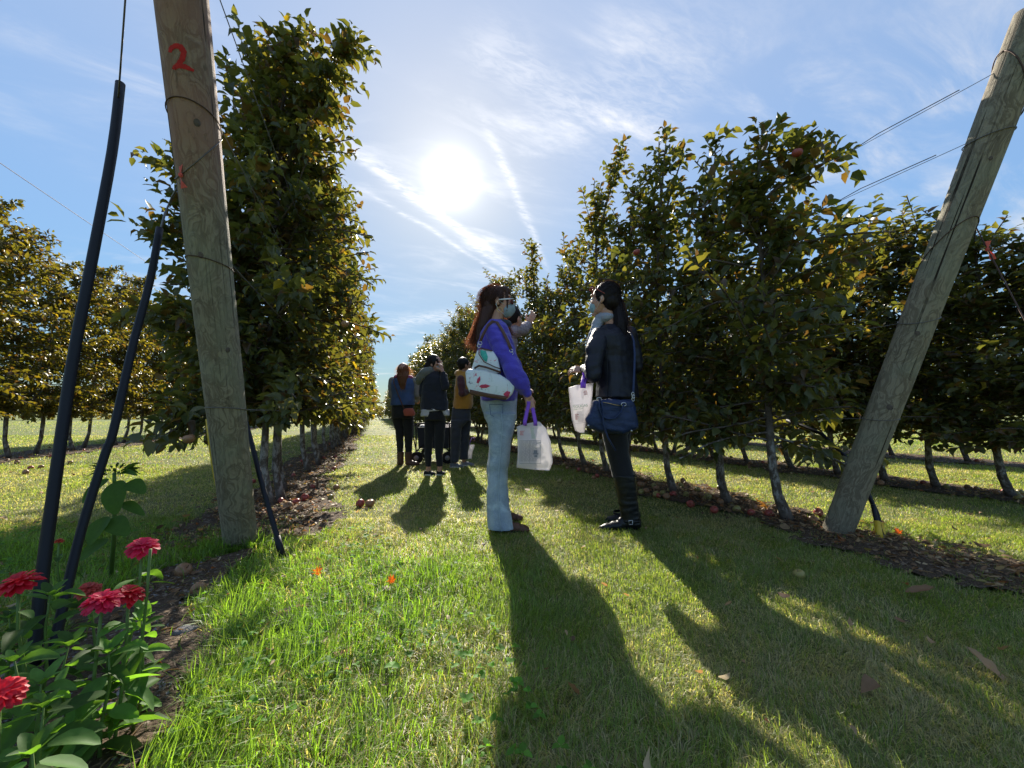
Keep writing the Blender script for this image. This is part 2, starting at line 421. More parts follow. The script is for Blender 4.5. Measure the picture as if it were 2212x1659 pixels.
def build_ground():
    me = bpy.data.meshes.new('ground'); s = 600
    me.from_pydata([(-s, -s, 0), (s, -s, 0), (s, s, 0), (-s, s, 0)], [], [(0, 1, 2, 3)])
    tag(link('ground', me, M['ground']), kind='structure')
    # soil strips under the rows: thin uneven sheets lying on the lawn
    def sheet(name, X, Y, keep, h):
        nx, ny = X.shape; idx = np.arange(nx*ny).reshape(nx, ny)
        q = np.stack([idx[:-1, :-1], idx[1:, :-1], idx[1:, 1:], idx[:-1, 1:]], -1).reshape(-1, 4)
        k4 = keep.ravel()[q].sum(1) >= 3; q = q[k4]
        used = np.unique(q); mp = np.full(nx*ny, -1); mp[used] = np.arange(len(used))
        V = np.stack([X.ravel(), Y.ravel(), h.ravel()], 1)[used]
        o = link(name, mesh_np(name, V, mp[q]), M['soil']); tag(o, kind='structure'); return o
    for i, (a, b, c, d) in enumerate(STRIPS):
        ys = np.concatenate([np.arange(c-.3, min(d, 9), .035), np.geomspace(min(d, 9), d, 160)[1:]])
        X, Y = np.meshgrid(np.arange(a-.4, b+.4, .035), ys, indexing='ij')
        h = .006+.012*vn(X, Y, 9, 8)+.008*vn(X, Y, 25, 9)
        sheet('soil_strip', X, Y, soil_at(X, Y) & ~in_poly(X, Y, BEDP), h)
    X, Y = np.meshgrid(np.arange(-2.6, .6, .02), np.arange(.1, 2.9, .02), indexing='ij')
    h = .005+.022*vn(X, Y, 5, 8)+.014*vn(X, Y, 16, 9)+.006*vn(X, Y, 40, 3)
    xx = X+(vn(X, Y, 7, 4)-.5)*.16; yy = Y+(vn(X, Y, 7, 5)-.5)*.16
    sheet('flower_bed_soil', X, Y, in_poly(xx, yy, BEDP), h)
build_ground()

def wedge(n, z0, z1, spread=1.6):
    z = np.sqrt(rng.uniform(z0*z0, z1*z1, n)); x = rng.uniform(-spread, spread, n)*z
    return x*IR.x+z*FW.x, x*IR.y+z*FW.y, z
def build_grass():
    Xs = []; Ys = []; Zs = []
    for z0, z1, n in ((.4, 1.5, 125000), (1.5, 3, 290000), (3, 6, 270000), (6, 14, 200000), (14, 38, 70000)):
        x, y, z = wedge(n, z0, z1); Xs.append(x); Ys.append(y); Zs.append(z)
    x = np.concatenate(Xs); y = np.concatenate(Ys); z = np.concatenate(Zs)
    soil = soil_at(x, y); bed = in_poly(x, y, BEDP)
    keep = ~soil | (rng.random(len(x)) < np.where(bed, .012, np.where(vn(x, y, 3.2, 77)*.6+vn(x, y, 11, 78)*.4 > .56, .30, .03)))
    # bare-ish patches
    keep &= rng.random(len(x)) < .30+.95*vn(x, y, 4, 21)*(.6+.6*vn(x, y, 13, 22))
    x, y, z = x[keep], y[keep], z[keep]; n = len(x)
    lush = np.clip((1.0-x)/.9, 0, 1)*np.clip((3.1-z)/1.2, 0, 1)
    lush = np.clip(lush*(.35+vn(x, y, 2.5, 31)), 0, 1)
    pb = P(520, 1185, 2.35); lush = np.maximum(lush, np.exp(-((x-pb.x)**2+(y-pb.y)**2)/.16))
    dr = vn(x, y, 1.3, 41)*.6+vn(x, y, 5, 42)*.4; dry = rng.random(n) < np.clip(.48+1.0*(dr-.35)-.38*lush, .06, .9)
    L = (.018+.026*rng.random(n)+.012*vn(x, y, 3, 51)+lush*(.010+.085*rng.random(n)**1.7))*(1+.35*(z > 6)+.5*(z > 14))
    w = (.0010+.00075*z)*(.7+.6*rng.random(n)); w = np.where(z < 3, w+.0022*lush*rng.random(n), w)
    az = vn(x, y, 7, 91)*9.0+vn(x, y, 20, 92)*3+rng.normal(0, 1.1, n); lean = rng.uniform(.2, 1.5, n)*np.where(lush > .3, 1.0, 1.2)
    lean = np.where(dry, np.minimum(lean*1.25+.35, 1.9), lean); L = L*np.where(dry, .8, 1)
    dx, dy = np.cos(az), np.sin(az); tw = az+math.pi/2+rng.normal(0, .5, n); sx, sy = np.cos(tw), np.sin(tw)
    c1 = np.stack([x, y, np.zeros(n)], 1); S = np.stack([sx, sy, np.zeros(n)], 1)*(w/2)[:, None]
    def at(t):
        a = lean*t*.9; r = L*t
        return c1+np.stack([dx*np.sin(a)*r, dy*np.sin(a)*r, np.cos(a)*r], 1)
    mid = at(.5); tip = at(1.0); tip[:, 2] = np.maximum(tip[:, 2], .004)
    V = np.stack([c1-S-np.array([0, 0, .004]), c1+S-np.array([0, 0, .004]), mid+S*.85, mid-S*.85, tip], 1).reshape(-1, 3)
    b = np.arange(n)*5
    Q = np.stack([b, b+1, b+2, b+3], 1); T = np.stack([b+3, b+2, b+4], 1)
    r = rng.random(n)[:, None]; g1 = np.array([.105, .155, .036]); g2 = np.array([.25, .31, .085])
    c = g1*(1-r)+g2*r; l3 = lush[:, None]; c = c*(1-.5*l3)+np.array([.16, .36, .03])*(.15+1.3*r)*.5*l3
    s1 = np.array([.48, .42, .27])*(.5+.7*r); c = np.where(dry[:, None], s1, c)
    C = np.repeat(np.concatenate([c, np.ones((n, 1))], 1), 5, 0)
    o = link('grass', mesh_np('grass', V, Q, T, C), M['grass']); tag(o, kind='stuff')
    tag(o, 'short green and straw coloured grass growing on the orchard alley', 'grass')
build_grass()

TPL = np.array([(0, 0, 0), (.30, -.47, .10), (.33, 0, -.01), (.30, .47, .10), (.68, -.36, .05), (.70, 0, -.06), (.68, .36, .05), (1, 0, -.20)])
TQ = np.array([(1, 2, 5, 4), (2, 3, 6, 5)]); TT = np.array([(0, 2, 1), (0, 3, 2), (4, 5, 7), (5, 6, 7)])
TPL4 = np.array([(0, 0, 0), (.45, -.45, .10), (.45, .45, .10), (1, 0, -.12)]); TT4 = np.array([(0, 2, 1), (1, 2, 3)])
def norm(a): return a/np.maximum(np.linalg.norm(a, axis=-1, keepdims=True), 1e-9)
def leaves_arr(pos, d, nrm, L, W, curl, cols, far=False):
    n = len(pos); d = norm(d); s = norm(np.cross(d, nrm)); u = np.cross(s, d); T = TPL4 if far else TPL
    K = len(T)
    V = (pos[:, None, :]+d[:, None, :]*(T[None, :, 0, None]*L[:, None, None])+s[:, None, :]*(T[None, :, 1, None]*W[:, None, None])
         + u[:, None, :]*(T[None, :, 2, None]*(L*curl)[:, None, None])).reshape(-1, 3)
    b = (np.arange(n)*K)[:, None, None]
    if far: Q = None; Tt = (b+TT4[None]).reshape(-1, 3)
    else: Q = (b+TQ[None]).reshape(-1, 4); Tt = (b+TT[None]).reshape(-1, 3)
    C = np.repeat(np.concatenate([cols, np.ones((n, 1))], 1), K, 0)
    return V, Q, Tt, C
def rnd_dirs(n):
    return norm(rng.normal(size=(n, 3)))
def build_litter():
    xs = []; ys = []
    for (a, b, c, d), n in zip(STRIPS, (5200, 6500, 2400, 500, 600)):
        t = rng.random(n)**1.8; xs.append(rng.normal((a+b)/2, (b-a)*.33, n)); ys.append(c+t*(min(d, 22)-c))
    n = 5200; x, y, z = wedge(n, .7, 9); xs.append(x); ys.append(y)
    n = 500; xs.append(rng.uniform(-2, .1, n)); ys.append(rng.uniform(.4, 2.7, n))
    x = np.concatenate(xs); y = np.concatenate(ys); s = soil_at(x, y); m_ = s | (rng.random(len(x)) < .28); x, y, s = x[m_], y[m_], s[m_]
    n = len(x); az = rng.random(n)*6.283
    pos = np.stack([x, y, .022+.012*rng.random(n)+np.where(s, 0, .012)], 1); d = np.stack([np.cos(az), np.sin(az), rng.normal(0, .25, n)], 1)
    nr = norm(np.stack([rng.normal(0, .45, n), rng.normal(0, .45, n), np.ones(n)], 1))
    L = rng.uniform(.014, .045, n)*np.where(rng.random(n) < .08, 1.6, 1); W = L*rng.uniform(.4, .85, n)
    pal = np.array([(.17, .10, .05), (.28, .19, .10), (.11, .065, .04), (.36, .28, .16), (.24, .10, .04), (.20, .17, .05)])
    c = pal[rng.choice(6, n, p=[.28, .24, .2, .12, .08, .08])]*1.25*(.7+.5*rng.random((n, 1)))
    V, Q, T, C = leaves_arr(pos, d, nr, L, W, rng.uniform(-2.2, 2.2, n), c)
    o = link('leaf_litter', mesh_np('leaf_litter', V, Q, T, C), M['dry'])
    tag(o, 'small dry brown leaves scattered over the soil strips and lawn', 'leaf litter', kind='stuff')
    # clover and broad weeds in the lush corner of the lawn
    n = 700; x, y, z = wedge(n*5, .7, 2.7); k_ = (~soil_at(x, y)) & (x < .45) & (vn(x, y, 3, 61) > .55); x, y = x[k_][:n], y[k_][:n]; n = len(x)
    x = np.repeat(x, 3); y = np.repeat(y, 3); az = np.tile([0, 2.1, 4.2], n)+np.repeat(rng.random(n)*6, 3); N = len(x)
    h = np.repeat(rng.uniform(.03, .065, n), 3)
    pos = np.stack([x, y, h], 1); d = np.stack([np.cos(az), np.sin(az), rng.uniform(-.1, .6, N)], 1)
    nr = norm(np.stack([rng.normal(0, .3, N), rng.normal(0, .3, N), np.ones(N)], 1))
    L = np.repeat(rng.uniform(.008, .026, n), 3); c = np.array([.09, .20, .03])*(.5+1.0*rng.random((N, 1)))
    V, Q, T, C = leaves_arr(pos, d, nr, L, L*.85, rng.uniform(.5, 1.2, N), c)
    o = link('clover', mesh_np('clover', V, Q, T, C), M['herb'])
    tag(o, 'broad green clover leaves mixed into the tall grass beside the flower bed', 'clover', kind='stuff')
build_litter()

# ------------------------------------------------------------------ apple trees
UNITS = ['zeroth', 'first', 'second', 'third', 'fourth', 'fifth', 'sixth', 'seventh', 'eighth', 'ninth', 'tenth', 'eleventh', 'twelfth', 'thirteenth', 'fourteenth',
         'fifteenth', 'sixteenth', 'seventeenth', 'eighteenth', 'nineteenth']
TENS = {20: ('twentieth', 'twenty'), 30: ('thirtieth', 'thirty'), 40: ('fortieth', 'forty'), 50: ('fiftieth', 'fifty'), 60: ('sixtieth', 'sixty'), 70: ('seventieth', 'seventy')}
def ordinal(n):
    if n < 20: return UNITS[n]
    a, b = TENS[n//10*10]
    return a if n % 10 == 0 else b+'-'+UNITS[n % 10]

def leaf_cols(n, kind):
    r = rng.random((n, 1)); base = np.array([.052, .078, .030])*(1-r)+np.array([.120, .132, .046])*r
    if kind == 'left2': base = np.array([.06, .075, .015])*(1-r)+np.array([.15, .14, .03])*r
    q = rng.random(n)
    base[q < .14] = np.array([.10, .065, .028]); base[(q > .14) & (q < .155)] = np.array([.26, .22, .03])
    return base
def tree_mesh(name, seed, H, wx, wy, extras=(), nb=52, cone=1.35, far=False, kind='', z0=.62, off=(.09, -.02), bare_top=False, dens=1.0):
    """returns trunk mesh, crown mesh for a tree rooted at 0,0,0 (X across the row, Y along it)"""
    rs = np.random.default_rng(seed)
    tr = MB(); lean = rs.normal(0, .04, 2)
    pts = []; K = 12
    for i in range(K+1):
        t = i/K; z = t*(H*.96)
        bx = off[0]*math.exp(-z/.16)+lean[0]*t+.012*math.sin(z*3+seed); by = off[1]*math.exp(-z/.2)+lean[1]*t+.012*math.sin(z*2.3+seed*2)
        pts.append(Vector((bx, by, z)))
    dense = [pts[0], pts[0].lerp(pts[1], .25)+Vector((.0, 0, 0)), pts[0].lerp(pts[1], .6)]+pts[1:]
    rad = [(.033 if not far else .035)*(1-.75*p.z/H)+.012*math.exp(-p.z/.10)+rs.uniform(-.003, .003) for p in dense]
    tr.tube([p-Vector((off[0], off[1], 0.0)) if False else p for p in dense], rad, 10 if not far else 6)
    def spine(z):
        t = min(max(z/(H*.96), 0), 1)*K; i = min(int(t), K-1); return pts[i].lerp(pts[i+1], t-i)
    LP = []; LD = []; LN = []; LL = []
    def shoot(p, d, ln, lf0=.12, step=.026, size=1.0, droop=-.15):
        n = max(3, int(ln/step*dens)); q = Vector(p); dd = Vector(d).normalized(); path = [q.copy()]
        ph = rs.uniform(0, 6.28)
        for i in range(n):
            dd = (dd+Vector(rs.normal(0, .05, 3))+Vector((0, 0, droop*ln/n*1.5))).normalized(); q = q+dd*(ln/n); path.append(q.copy())
            t = (i+1)/n
            if t < lf0: continue
            ph += 2.4+rs.normal(0, .3)
            sd = dd.cross(Vector((0, 0, 1)))
            sd = sd.normalized() if sd.length > .05 else Vector((1, 0, 0)); nn = sd.cross(dd)
            o = sd*math.cos(ph)+nn*math.sin(ph)
            ld = (o*(1.0-.3*t)+dd*(.30+.45*t)+Vector((0, 0, -.12))+Vector(rs.normal(0, .22, 3))).normalized()
            LP.append(tuple(q+o*.008)); LD.append(tuple(ld))
            LN.append(tuple(Vector(rs.normal(0, .45, 3))+Vector((0, 0, 1))-ld*.2)); LL.append(size*rs.uniform(.062, .120)*(1-.25*(t > .9)))
        return path
    for b in range(nb):
        t = ((b+rs.random())/nb)**1.15; z = z0+(H-z0)*t*.97; a = b*2.39996+rs.normal(0, .35)
        prof = (1.02+.12*math.sin(7*t+seed))*(1-max(0, t-.5)**1.3*cone)
        R_ = math.hypot(math.cos(a)*wx, math.sin(a)*wy)*prof*rs.uniform(.5, 1.25)
        el = rs.uniform(-.15, .5)+.6*t*t
        d = Vector((math.cos(a)*wx, math.sin(a)*wy, 0)).normalized()*math.cos(el)+Vector((0, 0, math.sin(el)))
        path = shoot(spine(z), d, R_, .15, .030 if not far else .07, 1.0 if not far else 2.0, -.25)
        if not far and R_ > .25: tr.tube(path[::2]+[path[-1]], [.009*(1-.7*i/len(path)) for i in range(len(path[::2])+1)], 4, caps=False)
        ns = rs.integers(2, 5) if not far else 2
        for s_ in range(ns):
            i = int(rs.uniform(.25, .95)*(len(path)-1)); dd = (path[min(i+1, len(path)-1)]-path[max(i-1, 0)]).normalized()
            d2 = (dd*.6+Vector(rs.normal(0, .6, 3))+Vector((0, 0, .45))).normalized()
            shoot(path[i], d2, rs.uniform(.10, .26)*(1.0 if R_ > .2 else .6), .1, .027 if not far else .075, .95 if not far else 1.9)
    for k_ in range(5 if not far else 3):   # leaders
        p = spine(H*rs.uniform(.78, .96)); d = Vector((rs.normal(0, .35), rs.normal(0, .35), 1))
        pa = shoot(p, d, rs.uniform(.35, .8), .2, .030 if not far else .07, .9 if not far else 1.8, 0)
        if not far: tr.tube(pa[::2]+[pa[-1]], [.006]*(len(pa[::2])+1), 4, caps=False)
    for (zst, target, spread, nsh) in extras:       # limbs seen sticking out of the crown
        p0 = spine(zst); T_ = Vector(target); md = (p0+T_)/2+Vector((0, 0, .06)); path = [p0, p0.lerp(md, .5)+Vector((0, 0, .02)), md, md.lerp(T_, .5)+Vector((0, 0, .01)), T_]
        tr.tube(path, [.016, .013, .011, .008, .004], 6)
        for s_ in range(nsh):
            u = rs.uniform(.3, 1.0)*3.999; i = int(u); q = path[i].lerp(path[i+1], u-i)
            d2 = ((T_-p0).normalized()*.5+Vector(rs.normal(0, .65, 3))+Vector((0, 0, .35))).normalized()
            shoot(q, d2, rs.uniform(.5, 1.1)*spread, .1, .024)
    n = len(LP); LP = np.array(LP); LL = np.array(LL)
    W = LL*rng.uniform(.52, .72, n)
    V, Q, T, C = leaves_arr(LP, np.array(LD), np.array(LN), LL, W, rng.uniform(.6, 2.6, n), leaf_cols(n, kind), far)
    return tr.mesh('trunk'), mesh_np('crown', V, Q, T, C, sm=not far)

def apple_mesh(name, mkey, seg=14):
    """dimpled apple, unit radius, with its stalk"""
    prof = []
    for i in range(11):
        a = math.pi*i/10; r = math.sin(a)*(1+.07*math.cos(a)); z = math.cos(a)*.88
        if a < .75: z -= .28*(1-a/.75)**2
        if a > 2.55: z += .16*((a-2.55)/.6)**2
        prof.append((max(r, .02), z))
    V = []; F = []
    for r, z in prof:
        for j in range(seg):
            b = 2*math.pi*j/seg; V.append((r*math.cos(b), r*math.sin(b), z))
    for i in range(10):
        for j in range(seg): a = i*seg+j; b = i*seg+(j+1) % seg; F.append((a, a+seg, b+seg, b))
    m_ = MB(); m_.v = V; m_.f = F; F.append(tuple(range(seg))[::-1][::-1]); 
    F.append(tuple(10*seg+j for j in reversed(range(seg))))
    k0 = len(m_.f); m_.tube([(0, 0, .55), (.03, .01, .85), (.10, .03, 1.12)], [.05, .035, .045], 5)
    me = m_.mesh(name); me.materials.append(M[mkey]); me.materials.append(M['bark'])
    for i in range(k0, len(me.polygons)): me.polygons[i].material_index = 1
    return me
AP = {k_: apple_mesh('apple', 'apple_'+k_) for k_ in ('red', 'green', 'blush', 'brown')}

def add_tree(tm, cm, x, y, rz, label, group, s=1.0, sz=1.0):
    t = empty('apple_tree', (x, y, 0), rz); t.scale = (s, s, sz)
    tag(t, label, 'apple tree', group)
    a = link('trunk', tm, M['bark'], t); b = link('crown', cm, M['leaf'], t)
    return t
def hang_apples(t, pts):
    for k_, p, r in pts:
        o = link('apple', AP[k_], None, t); o.location = Vector(p)-Vector(t.location); o.scale = (r, r, r); o.rotation_euler = (rng.normal(0, .3), rng.normal(0, .3), rng.random()*6)

GL = 'apple trees of the hedge row behind the post marked with a red two'
GR = 'apple trees of the hedge row behind the leaning post'
def rel(p, x, y): return (p.x-x, p.y-y, p.z)

def near_rows():
    # left row: trunk bases read off the picture
    L = [(G(582, 1093), 4.15), (G(620, 1082), 3.7), (G(648, 1061), 4.3), (G(675, 1019), 3.9), (G(700, 1005), 4.4), (G(712, 992), 4.0), (G(722, 978), 4.3)]
    for i, (g, H) in enumerate(L):
        x, y = -.86+.05*math.sin(i*2), max(g.y, 2.95+.55*i) if i else g.y
        ex = []
        if i == 0:
            ex = [(3.55, rel(P(752, 125, 3.05), x, y), .34, 34), (3.3, rel(P(700, 200, 3.05), x, y), .34, 24), (3.5, rel(P(625, 75, 3.1), x, y), .34, 24), (3.2, rel(P(560, 140, 3.0), x, y), .3, 10), (2.7, rel(P(500, 215, 2.9), x, y), .35, 16),
                  (2.3, rel(P(345, 330, 2.95), x, y), .28, 26), (2.1, rel(P(400, 400, 3.0), x, y), .3, 20), (1.6, rel(P(335, 530, 2.9), x, y), .30, 34), (1.8, rel(P(400, 480, 3.1), x, y), .35, 24), (1.3, rel(P(360, 690, 2.8), x, y), .35, 34), (1.2, rel(P(420, 790, 2.9), x, y), .35, 26),
                  (.95, rel(P(345, 945, 2.55), x, y), .24, 30), (1.9, rel(P(540, 380, 2.6), x, y), .4, 16), (2.9, rel(P(690, 230, 2.9), x, y), .28, 12),
                  (1.5, rel(P(640, 640, 2.7), x, y), .35, 16), (1.0, rel(P(640, 860, 2.75), x, y), .3, 12)]
        tm, cm = tree_mesh('L%d' % i, 11+i, H, .80, .58, ex, nb=100 if i < 4 else 84, dens=1.0, z0=.72)
        lab = 'tallest apple tree, right behind the post with the painted red two' if i == 0 else ordinal(i+1)+' apple tree of the row behind the post marked two'
        t = add_tree(tm, cm, x, y, 0, lab, GL)
        if i == 0: hang_apples(t, [('blush', P(408, 948, 2.55), .036)])
        if i == 1: hang_apples(t, [('blush', P(745, 700, 3.0), .03)])
    yl = y
    Rr = [(G(1705, 1127), 2.5), (G(1576, 1089), 2.65), (G(1456, 1065), 3.1), (G(1370, 1045), 3.05), (G(1312, 1023), 3.6), (G(1262, 1007), 3.0), (G(1220, 994), 2.9), (G(1190, 985), 3.0), (G(1165, 978), 3.6)]
    for i, (g, H) in enumerate(Rr):
        x, y = g.x-.09, g.y+.02
        ex = []
        if i == 0:
            ex = [(2.5, rel(P(1800, 345, 2.75), x, y), .28, 22), (2.5, rel(P(1745, 310, 2.8), x, y), .22, 12), (2.4, rel(P(1650, 300, 2.9), x, y), .2, 9), (2.3, rel(P(1600, 410, 2.9), x, y), .28, 12),
                  (2.0, rel(P(1935, 500, 2.7), x, y), .24, 16), (1.7, rel(P(1850, 560, 2.7), x, y), .3, 16), (1.3, rel(P(1830, 700, 2.7), x, y), .3, 14), (1.0, rel(P(1790, 840, 2.7), x, y), .26, 12)]
        sp = {0: [(2.2, (1668, 285), .17, 12, 2.95)], 1: [(2.2, (1545, 322), .19, 20, 3.45), (2.2, (1500, 400), .2, 12, 3.5)], 2: [(2.6, (1440, 292), .22, 22, 3.95), (2.6, (1478, 330), .2, 12, 3.9)],
              3: [(2.7, (1395, 395), .22, 14, 4.3)], 4: [(3.1, (1345, 322), .24, 24, 4.9), (3.1, (1290, 440), .24, 12, 5.2)], 6: [(2.5, (1255, 520), .24, 12, 6.0)], 8: [(3.1, (1147, 535), .28, 26, 7.3), (3.0, (1128, 600), .3, 12, 7.6)]}
        for (zs, pp, spd, ns_, zd) in sp.get(i, []): ex = ex+[(zs, rel(P(*pp, zd), x, y), spd, ns_)]
        tm, cm = tree_mesh('R%d' % i, 41+i, H, .72, .52, ex, nb=70 if i < 5 else 68, dens=.95, z0=.58, cone=1.9)
        lab = 'first apple tree of the right-hand row, its whitish trunk next to the leaning post' if i == 0 else ordinal(i+1)+' apple tree of the row starting at the leaning post'
        t = add_tree(tm, cm, x, y, 0, lab, GR)
        if i == 0: hang_apples(t, [('red', P(1722, 330, 2.7), .036)])
        if i == 1: hang_apples(t, [('blush', P(1655, 660, 2.9), .034)])
        if i == 2: hang_apples(t, [('red', P(1375, 545, 3.6), .034)])
    yr = y
    # shared meshes for the rest
    mid = [tree_mesh('m%d' % i, 80+i, 4.0+.25*(i % 3), .74, .55, (), nb=92, dens=1.0) for i in range(4)]
    midr = [tree_mesh('n%d' % i, 90+i, 3.1+.2*(i % 3), .70, .78, (), nb=96, dens=1.0) for i in range(4)]
    farm = [tree_mesh('f%d' % i, 100+i, 4.2, .80, .8, (), nb=85, far=True) for i in range(4)]
    l2 = [tree_mesh('k%d' % i, 110+i, 4.0, .80, .7, (), nb=95, dens=1.0, kind='left2', z0=.75) for i in range(4)]
    def row(x, y0, y1, step, grow, near, farset, start, text, group, hs=1.0, ynear=16, rzmix=True, smax=1.35):
        y = y0; n = start; k_ = 0; st = step
        while y < y1 and n < 79:
            s = near if y < ynear else farset; tm, cm = s[(k_*7+n) % len(s)]
            q = min(smax, 1+(st-step)*.5) if y > ynear else 1
            hh = (hs if not isinstance(hs, tuple) else hs[0]+(hs[1]-hs[0])*min(max((y-7)/14, 0), 1))*(1+.10*math.sin(n*2.7)*math.sin(n*1.1))
            add_tree(tm, cm, x+rng.normal(0, .05), y, (0 if rng.random() < .5 else math.pi)+rng.normal(0, .12), text % ordinal(n), group, q, rng.uniform(.92, 1.08)*hh)
            y += st*rng.uniform(.9, 1.1); n += 1; k_ += 1
            if y > ynear: st = min(st*grow, 2.2)
    row(-.78, yl+.6, 62, .6, 1.03, mid, farm, 8, '%s apple tree of the row behind the post marked two', GL)
    row(2.95, yr+.6, 66, .6, 1.03, mid, farm, 10, '%s apple tree of the row starting at the leaning post', GR, (.76, 1.02))
    # next row to the right: near trunks read off the picture
    g2 = [G(2330, 1110), G(2157, 1078), G(2006, 1056), G(1895, 1040), G(1785, 1027), G(1701, 1013), G(1620, 1000)]
    for i, g in enumerate(g2):
        tm, cm = midr[i % 4]
        add_tree(tm, cm, 5.72-.07, g.y, (0, math.pi)[i % 2]*0, ('nearest' if i == 0 else ordinal(i+1))+' apple tree of the second row to the right, seen past the leaning post', 'apple trees of the second row to the right', 1, (.78, .76, .80, .92, .86, .82, .82)[i])
    row(5.7, g2[-1].y+.7, 24, .75, 1.04, midr, farm, 8, '%s apple tree of the second row to the right', 'apple trees of the second row to the right', .84, 14)
    row(9.2, 2.5, 20, .95, 1.03, midr, farm, 1, '%s apple tree of the third row to the right, glimpsed between trunks', 'apple trees of the third row to the right', .85, 9)
    # row beyond the grass on the left
    row(-6.05, 7.3, 44, .75, 1.03, l2, farm, 1, '%s apple tree of the separate sunlit row across the grass to the left', 'apple trees of the sunlit row on the left', 1.02, 20)
near_rows()

def build_hedge():
    n = 16000; a = rng.random(n); x = -95+a*125; y = 50+rng.normal(0, 1.2, n)+a*34; h = 1.0+1.8*vn(x, y*0, .22, 71)+.6*vn(x, y*0, .9, 72)
    zz = rng.random(n)**.7*h
    c = np.array([.10, .11, .03])*(.6+.7*rng.random((n, 1)))+np.array([.06, .03, 0])*(vn(x, y*0, .15, 73)[:, None])
    V, Q, T, C = leaves_arr(np.stack([x, y, zz], 1), rnd_dirs(n), rnd_dirs(n), rng.uniform(.3, .6, n), rng.uniform(.25, .5, n), np.ones(n), c, True)
    tag(link('far_hedge', mesh_np('far_hedge', V, Q, T, C), M['leaf']), 'low yellowish hedge along the far edge of the left field', 'hedge', kind='stuff')
build_hedge()

